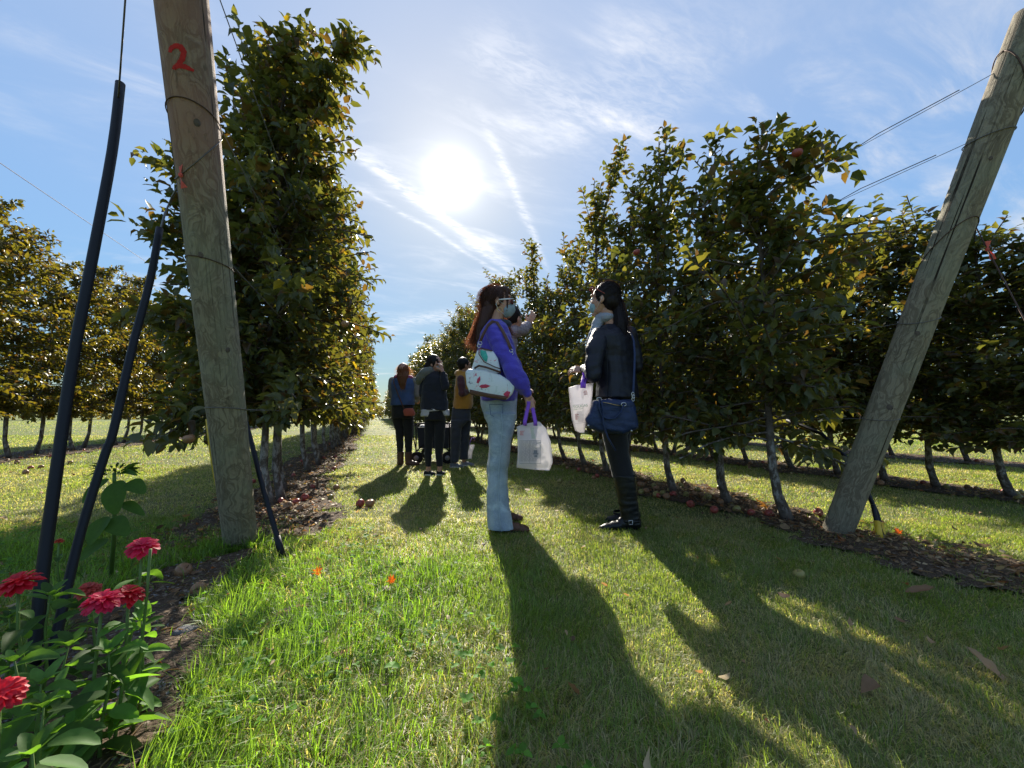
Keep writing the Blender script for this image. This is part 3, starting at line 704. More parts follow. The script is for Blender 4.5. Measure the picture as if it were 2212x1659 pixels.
# ------------------------------------------------------------------ fallen apples
def fallen():
    tree_y = {}
    spots = []
    def px(k_, x, y, r, lab): g = G(x, y+3); spots.append((k_, g.x, g.y, r, lab, None))
    B = 'beneath the leaning-post row'
    px('red', 1768, 1112, .038, 'round red apple touching the base of the leaning post'); px('blush', 1757, 1128, .034, 'blushed apple under the red one at the base of the leaning post')
    px('red', 1492, 1093, .037, 'red apple on the grass edge in front of the second trunk from the leaning post'); px('red', 1543, 1106, .036, 'deep pink apple lying just left of the second whitish trunk')
    px('green', 1592, 1105, .037, 'yellow-green apple right of the second whitish trunk'); px('red', 1623, 1112, .034, 'small red apple between the first two whitish trunks')
    px('red', 1662, 1115, .037, 'dark pink apple at the foot of the first whitish trunk'); px('brown', 1628, 1100, .036, 'brown bruised apple behind the small red one between two trunks')
    for i, (x, y, k_) in enumerate([(1385, 1066, 'green'), (1396, 1064, 'blush'), (1418, 1072, 'green'), (1432, 1068, 'green'), (1440, 1076, 'brown'), (1454, 1071, 'red'), (1448, 1062, 'green'), (1412, 1053, 'green'),
                                    (1383, 1050, 'blush'), (1500, 1070, 'blush'), (1506, 1060, 'green'), (1530, 1078, 'green'), (1545, 1076, 'blush'), (1482, 1072, 'green'), (1518, 1074, 'brown'), (1556, 1088, 'blush'),
                                    (1210, 1042, 'green'), (1268, 1018, 'blush'), (1290, 1030, 'red'), (1340, 1040, 'blush'), (1352, 1046, 'green'), (1370, 1052, 'blush')]):
        px(k_, x, y, .034+.004*(i % 3)/2, None)
    for i, (x, y, k_, r) in enumerate([(597, 1032, 'red', .034), (597, 1047, 'red', .036), (600, 1062, 'red', .036), (605, 1076, 'red', .036), (606, 1087, 'red', .036), (622, 1100, 'blush', .045), (640, 1088, 'red', .036),
                                       (648, 1104, 'blush', .036), (658, 1080, 'red', .042), (675, 1055, 'red', .034), (681, 1040, 'blush', .034), (722, 1014, 'red', .036), (714, 1078, 'green', .032), (726, 1056, 'blush', .036),
                                       (627, 1008, 'blush', .036), (657, 1002, 'red', .036), (683, 987, 'red', .036), (716, 990, 'blush', .03)]):
        px(k_, x, y, r, None)
    px('red', 778, 1093, .042, 'red apple of the touching pair on the grass edge'); px('blush', 799, 1093, .044, 'larger pinkish apple of the touching pair on the grass edge')
    px('green', 1727, 1249, .029, 'lone yellow-green apple lying on the shaded lawn'); px('brown', 395, 1245, .042, 'brown apple on the soil left of the marked post')
    px('blush', 428, 1284, .034, 'peach coloured apple beside the grey pebble in the flower bed')
    px('red', 66, 1012, .036, None); px('blush', 88, 1010, .036, None); px('blush', 55, 1022, .04, None); px('blush', 152, 1000, .036, None); px('blush', 36, 1000, .036, None)
    # the rest lie along the strips
    for (xc, y0, y1, n, sd) in ((2.93, 3.0, 13, 62, .26), (-.72, 5.2, 12, 12, .25), (5.72, 1.2, 11, 62, .36), (9.2, 3, 12, 22, .35), (-6.0, 7.8, 15, 24, .33)):
        for i in range(n):
            t = rng.random()**1.4; spots.append((rng.choice(['red', 'green', 'blush', 'blush', 'brown'] if xc > 0 else ['red', 'blush', 'red', 'brown']), xc+rng.normal(0, sd), y0+t*(y1-y0), rng.uniform(.028, .038), None, None))
    words = {'red': 'red', 'green': 'green', 'blush': 'pink-blushed', 'brown': 'brown rotting'}
    trees = [(o.location.x, o.location.y, o['label']) for o in col.objects if o.name.startswith('apple_tree')]
    seen = {}
    for k_, x, y, r, lab, _ in sorted(spots, key=lambda q: q[2]):
        o = link('fallen_apple', AP[k_]); r *= .90; o.location = (x, y, r*.70+.006); o.scale = (r, r, r); o.rotation_euler = (rng.normal(0, .8), rng.normal(0, .8), rng.random()*6.28)
        rown = ('the left hedge row' if x > -3 else 'the far left row') if x < 0 else \
            ('the leaning-post row' if x < 4.4 else ('the second right row' if x < 7.5 else 'the third right row'))
        g = f'apples fallen beneath {rown}'
        if not lab:
            near = sorted(trees, key=lambda t: (t[0]-x)**2+(t[1]-y)**2)[0]
            od = near[2].split(' apple tree')[0].split(' ')[-1]; od = {'tallest': 'first', 'nearest': 'first'}.get(od, od)
            side = 'left of' if x < near[0]-.10 else ('right of' if x > near[0]+.16 else ('in front of' if y < near[1] else 'behind'))
            lab = f'{words[k_]} apple {side} the {od} trunk of {rown}'
            c = seen.get(lab, 0); seen[lab] = c+1
            if c: lab = lab.replace(' apple ', [' apple ', ' apple just behind another, ', ' apple third back, ', ' apple fourth back, ', ' apple fifth back, ', ' apple farthest back, '][min(c, 5)])
        o['label'] = lab; o['category'] = 'apple'; o['group'] = g
fallen()
# ------------------------------------------------------------------ posts, wires, tubes
class Post:
    def __init__(s, base, top_px, length, r, label, red):
        s.A = base; d, f = ray(*top_px); top = Vector((0, 0, CAMH))+d*(base.x/d.x)
        s.ax = (top-base).normalized(); s.len = length/s.ax.z; s.r = r
        s.e1 = s.ax.cross(FW).normalized(); s.e2 = s.ax.cross(s.e1)
        mb = MB(); n = 40; K = 60; V = []; F = []
        for i in range(K+1):
            z = -.25+(s.len+.25)*i/K
            for j in range(n):
                b = 2*math.pi*j/n
                rr = r*(1+.018*(noise.noise(Vector((math.cos(b)*1.5, math.sin(b)*1.5, z*1.2+base.x)))*2)+.006*noise.noise(Vector((math.cos(b)*9, math.sin(b)*9, z*2))))*(1.04-.03*i/K)
                if i == K: rr *= .985
                V.append(base+s.ax*z+s.e1*(rr*math.cos(b))+s.e2*(rr*math.sin(b)))
        for i in range(K):
            for j in range(n): a = i*n+j; b = i*n+(j+1) % n; F.append((a, b, b+n, a+n))
        F.append(tuple(reversed(range(n)))); F.append(tuple(K*n+j for j in range(n))); mb.v = V; mb.f = F
        rot = Matrix((s.e1, s.e2, s.ax)).transposed()
        me = bpy.data.meshes.new('wooden_post'); me.from_pydata([tuple(rot.transposed()@(v-base)) for v in V], [], F); me.update(); smooth(me); me.set_sharp_from_angle(angle=R(50))
        s.o = link('wooden_post', me, M['wood']); s.o.matrix_world = Matrix.Translation(base)@rot.to_4x4(); s.o['red_top'] = float(red)
        s.rot = rot; tag(s.o, label, 'post', 'wooden end posts of the trellis rows')
    def hit(s, px, py, off=0.0):
        d, f = ray(px, py); o = Vector((0, 0, CAMH))-s.A; r = s.r+off
        dp = d-s.ax*d.dot(s.ax); op = o-s.ax*o.dot(s.ax)
        a = dp.dot(dp); b = 2*dp.dot(op); c = op.dot(op)-r*r; q = max(b*b-4*a*c, 0)
        return o+s.A+d*((-b-math.sqrt(q))/(2*a))
    def at(s, py, px0):      # height parameter of the axis where the picture row is py
        best = min((abs(proj(s.A+s.ax*(s.len*i/400))[1]-py), i) for i in range(401)); return s.len*best[1]/400
    def child(s, mb, name, m_, label=None):
        inv = s.o.matrix_world.inverted(); me = bpy.data.meshes.new(name)
        me.from_pydata([tuple(inv@Vector(v)) for v in mb.v], [], mb.f); me.update(); smooth(me)
        o = link(name, me, m_, s.o)
        if label: o['label'] = label
        return o
    def loop(s, three, rw=.0022, m_='rusty', turns=1, name='wire_loop'):
        """wire round the post through three points of the picture"""
        rows = []; rh = []
        for px, py in three:
            q = s.hit(px, py)-s.A; rows.append((1, q.dot(s.e1)/s.r, q.dot(s.e2)/s.r)); rh.append(q.dot(s.ax))
        t0, a, b = np.linalg.solve(np.array(rows), np.array(rh)); pts = []
        for i in range(41):
            h = 2*math.pi*i/40; c, n_ = math.cos(h), math.sin(h)
            pts.append(s.A+s.ax*(t0+a*c+b*n_)+(s.e1*c+s.e2*n_)*(s.r*1.03+rw))
        mb = MB(); mb.tube(pts, rw, 6); return s.child(mb, name, M[m_])
def proj(p):
    q = Vector(p)-Vector((0, 0, CAMH)); x = q.dot(IR); f0 = q.dot(FW); u0 = q.z
    f = f0*math.cos(PITCH)+u0*math.sin(PITCH); u = -f0*math.sin(PITCH)+u0*math.cos(PITCH)
    return 1106+830.6*x/f, 829.5-830.6*u/f
PA = Post(G(521, 1180), (392, 0), 2.78, .0825, 'thick weathered wooden post with a painted red number two', 1)
PB = Post(G(1808, 1150), (2228, 58), 2.74, .0775, 'wooden post leaning to the upper right, beside the whitish trunks', 0)
def posts():
    # painted figure 2
    st = [(367, 113), (369, 104), (380, 98), (391, 102), (397, 113), (394, 127), (385, 140), (375, 147), (386, 142), (400, 144), (419, 153)]
    wd = [3.5, 5, 5.5, 6, 6.5, 6.5, 6, 5, 5, 5.5, 2.5]; pts = []
    for i in range(len(st)-1):
        for k_ in range(5): t = k_/5; pts.append((st[i][0]*(1-t)+st[i+1][0]*t, st[i][1]*(1-t)+st[i+1][1]*t, wd[i]*(1-t)+wd[i+1]*t))
    pts.append((*st[-1], wd[-1])); V = []; F = []
    for i, (x, y, w) in enumerate(pts):
        a = pts[max(i-1, 0)]; b = pts[min(i+1, len(pts)-1)]; dx, dy = b[0]-a[0], b[1]-a[1]; l = math.hypot(dx, dy)+1e-6; nx, ny = -dy/l, dx/l
        w *= 1+.12*math.sin(i*2.3)
        for s_ in (-1, -.3, .3, 1): V.append(PA.hit(x+nx*w*s_, y+ny*w*s_, .0035))
    for i in range(len(pts)-1):
        for j in range(3): a = i*4+j; F.append((a, a+1, a+5, a+4))
    mb = MB(); mb.v = V; mb.f = F; PA.child(mb, 'painted_number', M['redpaint'], 'hand painted red figure 2')
    PA.loop([(349, 225), (402, 212), (474, 276)]); PA.loop([(372, 395), (430, 345), (478, 300)], .0018, 'wire')
    PA.loop([(395, 553), (440, 556), (500, 583)]); PA.loop([(445, 881), (490, 880), (533, 886)], .0028, 'wire')
    # knots and nail heads
    for P_, L_ in ((PA, [(425, 265, 7), (434, 551, 6), (492, 756, 5), (470, 958, 8), (533, 1110, 8)]), (PB, [(2140, 342, 4), (2083, 640, 4), (1982, 720, 5), (1922, 880, 6), (1828, 1003, 6)])):
        for x, y, rr in L_:
            mb = MB(); c = P_.hit(x, y, .000); nrm = (c-P_.A); nrm = (nrm-P_.ax*nrm.dot(P_.ax)).normalized()
            q = nrm.to_track_quat('Z', 'Y').to_matrix(); s_ = rr/830*(c-Vector((0, 0, CAMH))).dot(FW)
            mb.ball(c, (s_, s_*1.35, .0045), q, 12, 6); o = P_.child(mb, 'knot', M['bark'] if rr < 8 else M['wood'])
    PB.loop([(2104, 305), (2140, 288), (2196, 275)], .0024, 'wire'); PB.loop([(2030, 520), (2080, 478), (2132, 466)], .0024, 'rusty')
    PB.loop([(1957, 700), (1990, 697), (2032, 685)], .0022, 'wire'); PB.loop([(1868, 905), (1900, 908), (1942, 905)], .0022, 'wire')
    PB.loop([(2150, 130), (2180, 110), (2212, 160)], .003, 'rusty')
    # trellis wires along the rows
    def wire(name, pts, r, m_, label, group=None):
        mb = MB(); mb.tube(pts, r, 6); o = mb.obj(name, M[m_]); tag(o, label, 'wire', group); return o
    gr = 'trellis wires of the right-hand row'; names = ['topmost wire running from the leaning post into the sky above the row', 'second wire from the top strung from the leaning post over the row',
        'third wire down on the leaning post, vanishing into the crowns', 'fourth wire down on the leaning post at chest height', 'lowest wire on the leaning post just above the trunks']
    for (py, nm) in zip((150, 300, 482, 695, 905), names):
        q = PB.A+PB.ax*PB.at(py, 0)+Vector((-PB.r*.8, .05, 0)); pts = [q+Vector((0, i*4.0, -.02*math.sin(i*.9))) for i in range(14)]
        wire('trellis_wire', pts, .0016, 'wire', nm, gr)
        if py in (150, 300):
            mb = MB(); a = q+Vector((0, .12, .012)); mb.tube([a, a+Vector((.0, .35, .006)), a+Vector((0, .5, -.012))], .0024, 6); o = mb.obj('wire_splice', M['rusty'])
            tag(o, 'twisted splice on the '+('topmost' if py == 150 else 'second')+' wire beside the leaning post', 'wire splice', 'wire splices on the right-hand wires')
    gl = 'trellis wires of the row behind the marked post'
    nml = ['upper wire running from the marked post up to the tall left tree', 'wire wrapped high on the marked post, crossing the tall tree', 'wire at mid height of the marked post entering the foliage', 'low wire on the marked post reaching the first left trunks']
    for py, nm in zip((-150, 240, 560, 884), nml):
        q = PA.A+PA.ax*PA.at(py, 0)+Vector((PA.r*.85, .05, 0)); wire('trellis_wire', [q+Vector((0, i*4.0, 0)) for i in range(12)], .0024, 'wire', nm, gl)
    d, f = ray(0, 352); h = CAMH+d.z*(-6.05/d.x)
    wire('trellis_wire', [Vector((-6.05, y, h)) for y in (3.5, 8, 14, 22, 32, 44)], .0055, 'rusty', 'thin wire above the sunlit row at the far left')
    # guy tubes left of the marked post
    def tube_obj(px, zs, r, label, wire_to=None, name='guy_wire_sleeve'):
        n = len(px); pts = [P(x, y, zs[0]+(zs[1]-zs[0])*((px[0][1]-y)/(px[0][1]-px[-1][1]))) for x, y in px]
        root = empty(name, pts[0]); tag(root, label, 'tube', 'black plastic tubes over the guy wires')
        fine = []
        for i in range(n-1):
            for k_ in range(4):
                t = k_/4; a = pts[max(i-1, 0)]; b = pts[i]; c = pts[i+1]; d_ = pts[min(i+2, n-1)]
                fine.append(.5*((2*b)+(c-a)*t+(2*a-5*b+4*c-d_)*t*t+(3*b-a-3*c+d_)*t**3))
        fine.append(pts[-1]); mb = MB(); mb.tube(fine, r, 16); mb.obj('sleeve', M['tube'], root)
        if wire_to is not None:
            mb = MB(); mb.tube([pts[-1]-(pts[-1]-pts[-2])*.3]+[Vector(p) for p in wire_to], .0045 if len(wire_to) > 1 else .003, 6); mb.obj('wire', M['wire'], root)
        return root
    topA = PA.A+PA.ax*(PA.len*.97)
    tube_obj([(72, 1440), (92, 1240), (111, 1097), (155, 792), (199, 561), (242, 329), (260, 180)], (1.20, 1.50), .0158, 'thicker black tube standing in the flower bed, leftmost and tallest', [topA+Vector((-PA.r, 0, 0))])
    a = PA.hit(392, 392, .012)
    tube_obj([(108, 1440), (139, 1297), (177, 1141), (227, 981), (245, 931), (287, 746), (324, 607), (345, 493)], (1.22, 1.66), .0135, 'slimmer black tube leaning towards the marked post', [P(356, 462, 1.69), P(372, 425, 1.70), a])
    tube_obj([(612, 1206), (596, 1150), (566, 1045), (548, 975), (533, 920), (522, 880)], (2.14, 2.38), .0135, 'short black tube slanting down from behind the marked post to the grass', None)
    mb = MB(); mb.tube([P(611, 1204, 2.13), P(604, 1180, 2.14), P(598, 1158, 2.145)], [.0165, .0172, .0165], 14); o = mb.obj('tube_collar', M['tube']); tag(o, 'wider black collar at the bottom end of the short slanting tube', 'tube collar')
    mb = MB(); mb.tube([P(449, 905, 2.18), P(455, 960, 2.2), P(466, 1030, 2.24), P(481, 1096, 2.26), P(492, 1160, 2.28)], [.012]*5, 8); o = mb.obj('yellow_hose', M['yellow']); tag(o, 'yellow hose along the left edge of the marked post', 'hose')
    # pink ribbons
    def ribbon(c, label):
        mb = MB(); c = Vector(c); mb.ball(c, (.008, .008, .010), None, 8, 6)
        V = [c, c+IR*.016+UP*(-.03)-FW*.012, c+IR*.036+UP*(-.055)-FW*.004, c+IR*.006+UP*(-.058), c-IR*.010+UP*.042, c+IR*.014+UP*.044-FW*.008]
        mb.add(V, [(0, 1, 2, 3), (0, 5, 4)]); mb.add([v-FW*.0012 for v in V], [(3, 2, 1, 0), (4, 5, 0)])
        me = mb.mesh('ribbon', False, c); ca = me.color_attributes.new('Col', 'FLOAT_COLOR', 'POINT')
        ca.data.foreach_set('color', [x for _ in me.vertices for x in (.75, .17, .13, 1)])
        o = link('ribbon', me, M['ribbon']); o.location = c; tag(o, label, 'ribbon', 'pink flagging ribbons')
    ribbon(PA.hit(390, 378, .012), 'pink ribbon tied to the wire on the marked post')
    # right guy wire and ribbon
    anchor = PB.A+Vector((.12, -1.15, 0)); att = PB.A+PB.ax*PB.at(490, 0)+Vector((PB.r, -.05, 0))
    rt = empty('guy_wire_sleeve', anchor); tag(rt, 'guy wire going down right from the leaning post past the pink ribbon', 'guy wire', 'guy wires of the leaning post')
    mb = MB(); mb.tube([anchor, att], .0032, 6); mb.obj('wire', M['rusty'], rt); q = anchor.lerp(att, .42); mb = MB(); mb.tube([anchor, q], .022, 14); mb.obj('sleeve', M['tube'], rt)
    q = min((anchor.lerp(att, i/100) for i in range(101)), key=lambda v: abs(proj(v)[0]-2132)); ribbon(q+Vector((0, 0, .0)), 'pink ribbon on the guy wire right of the leaning post')
    att2 = PB.A+PB.ax*PB.at(120, 0)+Vector((PB.r, -.05, 0)); wire('guy_wire', [anchor+Vector((.05, -.1, 0)), att2], .0032, 'rusty', 'guy wire from the very top of the leaning post to the right', 'guy wires of the leaning post')
    # irrigation hose behind the leaning post
    rt = empty('irrigation_hose', G(1908, 1168)); tag(rt, 'bent black hose with a yellow end behind the leaning post', 'hose')
    hp = [(1700, 908, 3.3), (1735, 920, 3.15), (1776, 938, 3.0), (1828, 988, 2.85), (1871, 1056, 2.68), (1895, 1111, 2.58), (1908, 1166, 2.5)]
    mb = MB(); mb.tube([P(*q) for q in hp], .0135, 10); mb.obj('hose', M['tube'], rt)
    mb = MB(); mb.tube([P(1886, 1090, 2.56), P(1889, 1108, 2.56), P(1897, 1142, 2.52), P(1901, 1160, 2.5)], .0125, 10); mb.obj('hose_stub', M['tube'], rt)
    mb = MB(); mb.tube([P(1894, 1126, 2.54), P(1902, 1170, 2.49)], [.0175, .0185], 12); mb.tube([P(1903, 1130, 2.55), P(1909, 1170, 2.5)], [.0155, .0165], 12); mb.obj('coupling', M['yellow'], rt)
posts()

# ------------------------------------------------------------------ stones, gravel and single leaves
def stones():
    def stone_mesh(seed):
        bm = bmesh.new(); bmesh.ops.create_icosphere(bm, subdivisions=3, radius=1)
        for v in bm.verts:
            v.co *= 1+.35*noise.noise(v.co*1.1+Vector((seed*7, 0, 0)))+.12*noise.noise(v.co*3+Vector((seed, 2, 0)))
            for a in range(3): v.co[a] = max(min(v.co[a], .82), -.82)
        me = bpy.data.meshes.new('stone'); bm.to_mesh(me); bm.free(); smooth(me); me.materials.append(M['stone']); return me
    ms = [stone_mesh(i) for i in range(4)]
    L = [(408, 1280, .022, 'smooth grey pebble touching the peach coloured apple'), (395, 1375, .045, 'largest pale grey rock at the edge of the flower bed'), (415, 1338, .018, 'small round pebble above the pale grey rock'),
         (445, 1350, .028, 'pinkish stone right of the pale grey rock'), (232, 1540, .030, 'dark stone in the flower bed under the zinnia leaves'), (245, 1590, .032, 'rounded grey stone near the bottom of the flower bed'),
         (300, 1640, .030, 'pale pink stone at the bottom edge of the flower bed'), (335, 1502, .018, 'small lilac stone in the middle of the flower bed'), (200, 1640, .026, 'flat grey stone at the bottom left of the flower bed'),
         (290, 1465, .016, 'tiny flat stone left of the lilac one'), (365, 1410, .016, 'little grey stone below the pale rock')]
    for i, (x, y, r, lab) in enumerate(L):
        g = G(x, y+4); o = link('stone', ms[i % 4]); o.location = (g.x, g.y, r*.32); o.scale = (r, r*.8, r*.6); o.rotation_euler = (0, 0, rng.random()*6); tag(o, lab, 'stone', 'stones in the flower bed')
    bm = MB(); n = 0
    while n < 2600:
        p = G(rng.uniform(-150, 560), rng.uniform(1190, 1950))
        if not in_poly(np.array([p.x]), np.array([p.y]), BEDP)[0]: continue
        n += 1; r = rng.uniform(.002, .0075) if rng.random() < .93 else rng.uniform(.008, .013)
        q = [Vector((p.x, p.y, .022+r*.4))+Vector(rng.normal(0, 1, 3)).normalized()*r for _ in range(4)]; bm.add(q, [(0, 1, 2), (0, 2, 3), (0, 3, 1), (1, 3, 2)])
    tag(bm.obj('gravel', M['stone'], None, False), 'small loose gravel and soil crumbs in the flower bed', 'gravel', kind='stuff')
    # straw bits on the bed and soil strip
    n = 2600; x = np.concatenate([rng.uniform(-1.6, -.1, n), rng.normal(2.95, .35, n)]); y = np.concatenate([rng.uniform(.5, 2.6, n), rng.uniform(.5, 5, n)]); s = soil_at(x, y); x, y = x[s], y[s]; n = len(x)
    az = rng.random(n)*6.28; L_ = rng.uniform(.015, .07, n)
    V, Q, T, C = leaves_arr(np.stack([x, y, .026+.012*rng.random(n)], 1), np.stack([np.cos(az), np.sin(az), rng.normal(0, .15, n)], 1), np.tile([0, 0, 1.], (n, 1)), L_, np.full(n, .0032), rng.uniform(-.5, 1, n),
                            np.array([.30, .22, .13])*(.5+.7*rng.random((n, 1))))
    tag(link('straw', mesh_np('straw', V, Q, T, C), M['dry']), 'thin straw stalks lying on the bare soil', 'straw', kind='stuff')
    # lobed single leaves
    def lobed(c):
        out = []
        for k_, (a, r) in enumerate([(-90, .35), (-60, .42), (-35, .80), (-18, .45), (8, .95), (30, .48), (60, 1.0), (75, .5), (90, 1.15), (105, .5), (120, 1.0), (150, .48), (172, .95), (198, .45), (215, .80), (240, .42)]):
            x_, y_ = r*math.cos(R(a)), r*math.sin(R(a)); out.append((x_, y_, .22*r*r*math.sin(a*.09+1)+.12*x_*x_))
        V = [(0, 0, 0)]+out+[(0, -.9, .05), (.03, -.9, .05)]; F = [(0, i+1, (i+1) % 16+1) for i in range(16)]+[(0, 17, 18)]
        me = bpy.data.meshes.new('dry_leaf'); me.from_pydata(V, [], F); ca = me.color_attributes.new('Col', 'FLOAT_COLOR', 'POINT')
        ca.data.foreach_set('color', [x for _ in V for x in (*c, 1)]); me.materials.append(M['dry']); return me
    def curled(c):
        V = []; F = []
        for i in range(9):
            t = i/8; w = .42*math.sin(math.pi*min(t*.93+.05, 1))**.8*(1+.15*math.sin(i*2.2))
            for j in (-1, -.5, 0, .5, 1): V.append((w*j, (t-.5)*2.1, .30*abs(j)**1.5*w*1.8+.35*(t-.5)**2+.05*math.sin(i*1.7+j*2)))
        for i in range(8):
            for j in range(4): a = i*5+j; F.append((a, a+1, a+6, a+5))
        V += [(-.01, -1.35, .12), (.01, -1.35, .12)]; F.append((2, 45, 46))
        me = bpy.data.meshes.new('dry_leaf'); me.from_pydata(V, [], F); smooth(me); ca = me.color_attributes.new('Col', 'FLOAT_COLOR', 'POINT')
        ca.data.foreach_set('color', [x for _ in V for x in (*c, 1)]); me.materials.append(M['dry']); return me
    LF = {'o': lobed((.75, .16, .015)), 'b': curled((.26, .15, .08)), 't': curled((.38, .25, .14)), 'y': lobed((.45, .24, .04))}
    LL = [(845, 1276, .027, 'o', 'bright orange lobed leaf standing in the grass near the alley centre'), (684, 1256, .029, 'o', 'orange-red leaf in the tall grass right of the short black tube'), (700, 1285, .022, 'b', 'small rusty leaf under the orange-red one'),
          (1238, 1512, .032, 'b', 'curled brown leaf inside the shadow at the bottom centre'), (1990, 1288, .05, 'b', 'long brown curled leaf on the shaded lawn below the hose'), (2130, 1455, .045, 't', 'tan curled leaf low on the right side of the lawn'),
          (2172, 1420, .026, 't', 'small pale leaf above the tan curled one'), (1512, 1474, .024, 't', 'pale dry leaf between the two long shadows'), (1305, 1275, .026, 't', 'light dry leaf right of the head shadow'),
          (660, 1325, .04, 'b', 'dark brown curled leaf in the grass by the flower bed'), (1640, 1085, .05, 'y', 'golden leaf pile piece between the first two whitish trunks'), (1652, 1098, .045, 'y', 'golden leaf lying over the small red apple row'),
          (1942, 1163, .03, 'o', 'orange leaf beside the yellow hose end'), (1575, 1318, .02, 't', 'tiny tan leaf in the shade right of the centre'), (560, 1250, .03, 'b', 'brown leaf at the foot of the marked post'), (1352, 1298, .022, 't', 'dry leaf on the sunlit strip between the women')]
    for x, y, r, k_, lab in LL:
        g = G(x, y+6); o = link('fallen_leaf', LF[k_]); o.location = (g.x, g.y, .035 if k_ != 'o' else .055); o.scale = (r, r, r)
        o.rotation_euler = (rng.uniform(.3, .9)*(1.5 if k_ == 'o' else 1), rng.normal(0, .3), rng.random()*6.28 if k_ != 'o' else -YAW); tag(o, lab, 'leaf', 'single fallen leaves')
stones()

# ------------------------------------------------------------------ flowers
def flowers():
    TP = np.array([(0, 0, 0), (.45, -.26, .05), (.5, 0, 0), (.45, .26, .05), (.88, -.34, .02), (.9, 0, -.03), (.88, .34, .02), (1.0, 0, -.05)])
    def petals(c, ax, r, n_l, colr, rs):
        t1 = Vector(ax).orthogonal().normalized(); t2 = Vector(ax).cross(t1); Vs = []; Qs = []; Ts = []; Cs = []
        for li, (nn, el, rl, hz) in enumerate(n_l):
            for j in range(nn):
                a = 2*math.pi*(j+.5*li)/nn+rs.normal(0, .07); o = (t1*math.cos(a)+t2*math.sin(a)); d = o*math.cos(el)+Vector(ax)*math.sin(el+rs.normal(0, .08)); nr = Vector(ax)*math.cos(el)-o*math.sin(el)
                s = d.cross(nr).normalized(); L = r*rl*rs.uniform(.92, 1.08); W = L*.46*(1.5 if rl < .7 else 1.05); b = len(Vs)
                p0 = Vector(c)+Vector(ax)*hz*r
                for t in TP: Vs.append(p0+d*(t[0]*L)+s*(t[1]*W)+nr*((t[2]-.16*t[0]**2)*L*1.2))
                Qs += [tuple(b+q for q in f) for f in TQ]; Ts += [tuple(b+q for q in f) for f in TT]
                cc = np.array(colr)*rs.uniform(.75, 1.15); Cs += [(*cc, 1)]*8
        return mesh_np('petals', np.array([tuple(v) for v in Vs]), np.array(Qs), np.array(Ts), np.array(Cs))
    def plant(root_px, head, hr, colr, label, nleaf, rs, tilt=(0, 0), bud=False, zl=(.1, .95), Ls=(.06, .10), name='zinnia'):
        base = Vector((root_px[0], root_px[1], 0)) if not isinstance(root_px, Vector) else root_px
        t = empty(name, base); tag(t, label, 'flower', 'zinnias in the flower bed')
        pts = [base-Vector((0, 0, .01)), base.lerp(head, .35)+Vector((rs.normal(0, .008), rs.normal(0, .008), 0)), base.lerp(head, .7)+Vector((rs.normal(0, .006), rs.normal(0, .006), 0)), head]
        mb = MB(); mb.tube(pts, [.0042, .0036, .0032, .0034 if hr else .0012], 8); mb.obj('stem', M['stemg'], t)
        LPs = []; LDs = []; LNs = []; LLs = []
        for i in range(nleaf):
            u = zl[0]+(zl[1]-zl[0])*((i+.5)/nleaf)**1.1*.92; p = base.lerp(head, u); a = i*1.57+rs.normal(0, .3)
            for q in (0, math.pi):
                d = Vector((math.cos(a+q), math.sin(a+q), rs.uniform(-.55, .5))); LPs.append(tuple(p)); LDs.append(tuple(d)); LNs.append((rs.normal(0, .3), rs.normal(0, .3), 1)); LLs.append(rs.uniform(Ls[0]*.8, Ls[1]*1.15)*(1.2-.55*u))
        if not hr:
            for q in range(5):
                a = q*1.26; LPs.append(tuple(base.lerp(head, .96))); LDs.append((math.cos(a)*.7, math.sin(a)*.7, .75)); LNs.append((0, 0, 1)); LLs.append(rs.uniform(.035, .06))
        n = len(LPs); LLs = np.array(LLs); c = np.array([.085, .165, .045])*(.5+.9*rs.random((n, 1)))
        V, Q, T, C = leaves_arr(np.array(LPs), np.array(LDs), np.array(LNs), LLs, LLs*rs.uniform(.42, .55, n), rs.uniform(.5, 2.2, n), c)
        me = mesh_np('leaves', V-np.array(base), Q, T, C); o = link('leaves', me, M['herb'], t); sb = o.modifiers.new('s', 'SUBSURF'); sb.levels = 1; sb.render_levels = 1
        if hr:
            hd = empty('flower_head', Vector(head)-base); hd.parent = t; ax = Vector((tilt[0], tilt[1], 1)).normalized()
            if not bud:
                me = petals((0, 0, 0), ax, hr, [(18, -.12, 1, 0), (16, .10, .93, .05), (14, .35, .76, .10), (10, .65, .55, .14)], colr, rs); o = link('petals', me, M['petal'], hd)
            mb = MB(); rr = hr*(.26 if not bud else .8)
            q = ax.to_track_quat('Z', 'Y').to_matrix(); mb.ball(ax*(rr*.6), (rr, rr, rr*.75), q, 14, 8)
            for i in range(26):
                a = i*2.4; r_ = rr*math.sqrt((i+.5)/26); p = ax*(rr*(1.1))+q@Vector((math.cos(a)*r_, math.sin(a)*r_, 0)); mb.tube([p-ax*.005, p+ax*.005*rs.uniform(.6, 1.5)], [.0018, .0012], 4)
            mb.obj('flower_centre', M['fcentre'], hd)
            mb = MB(); mb.tube([-ax*hr*.35, -ax*hr*.12, ax*hr*.05], [.004, hr*.25, hr*.32], 12); mb.obj('calyx', M['stemg'], hd)
        return t
    M['stemg'] = simple('green_stem', (.10, .17, .04), .55, .3, bs=.1); M['fcentre'] = simple('flower_centre', (.50, .30, .05), .7, .2, var=.5, scale=200)
    rs = np.random.default_rng(5); pink = (.72, .022, .085); red = (.62, .012, .030)
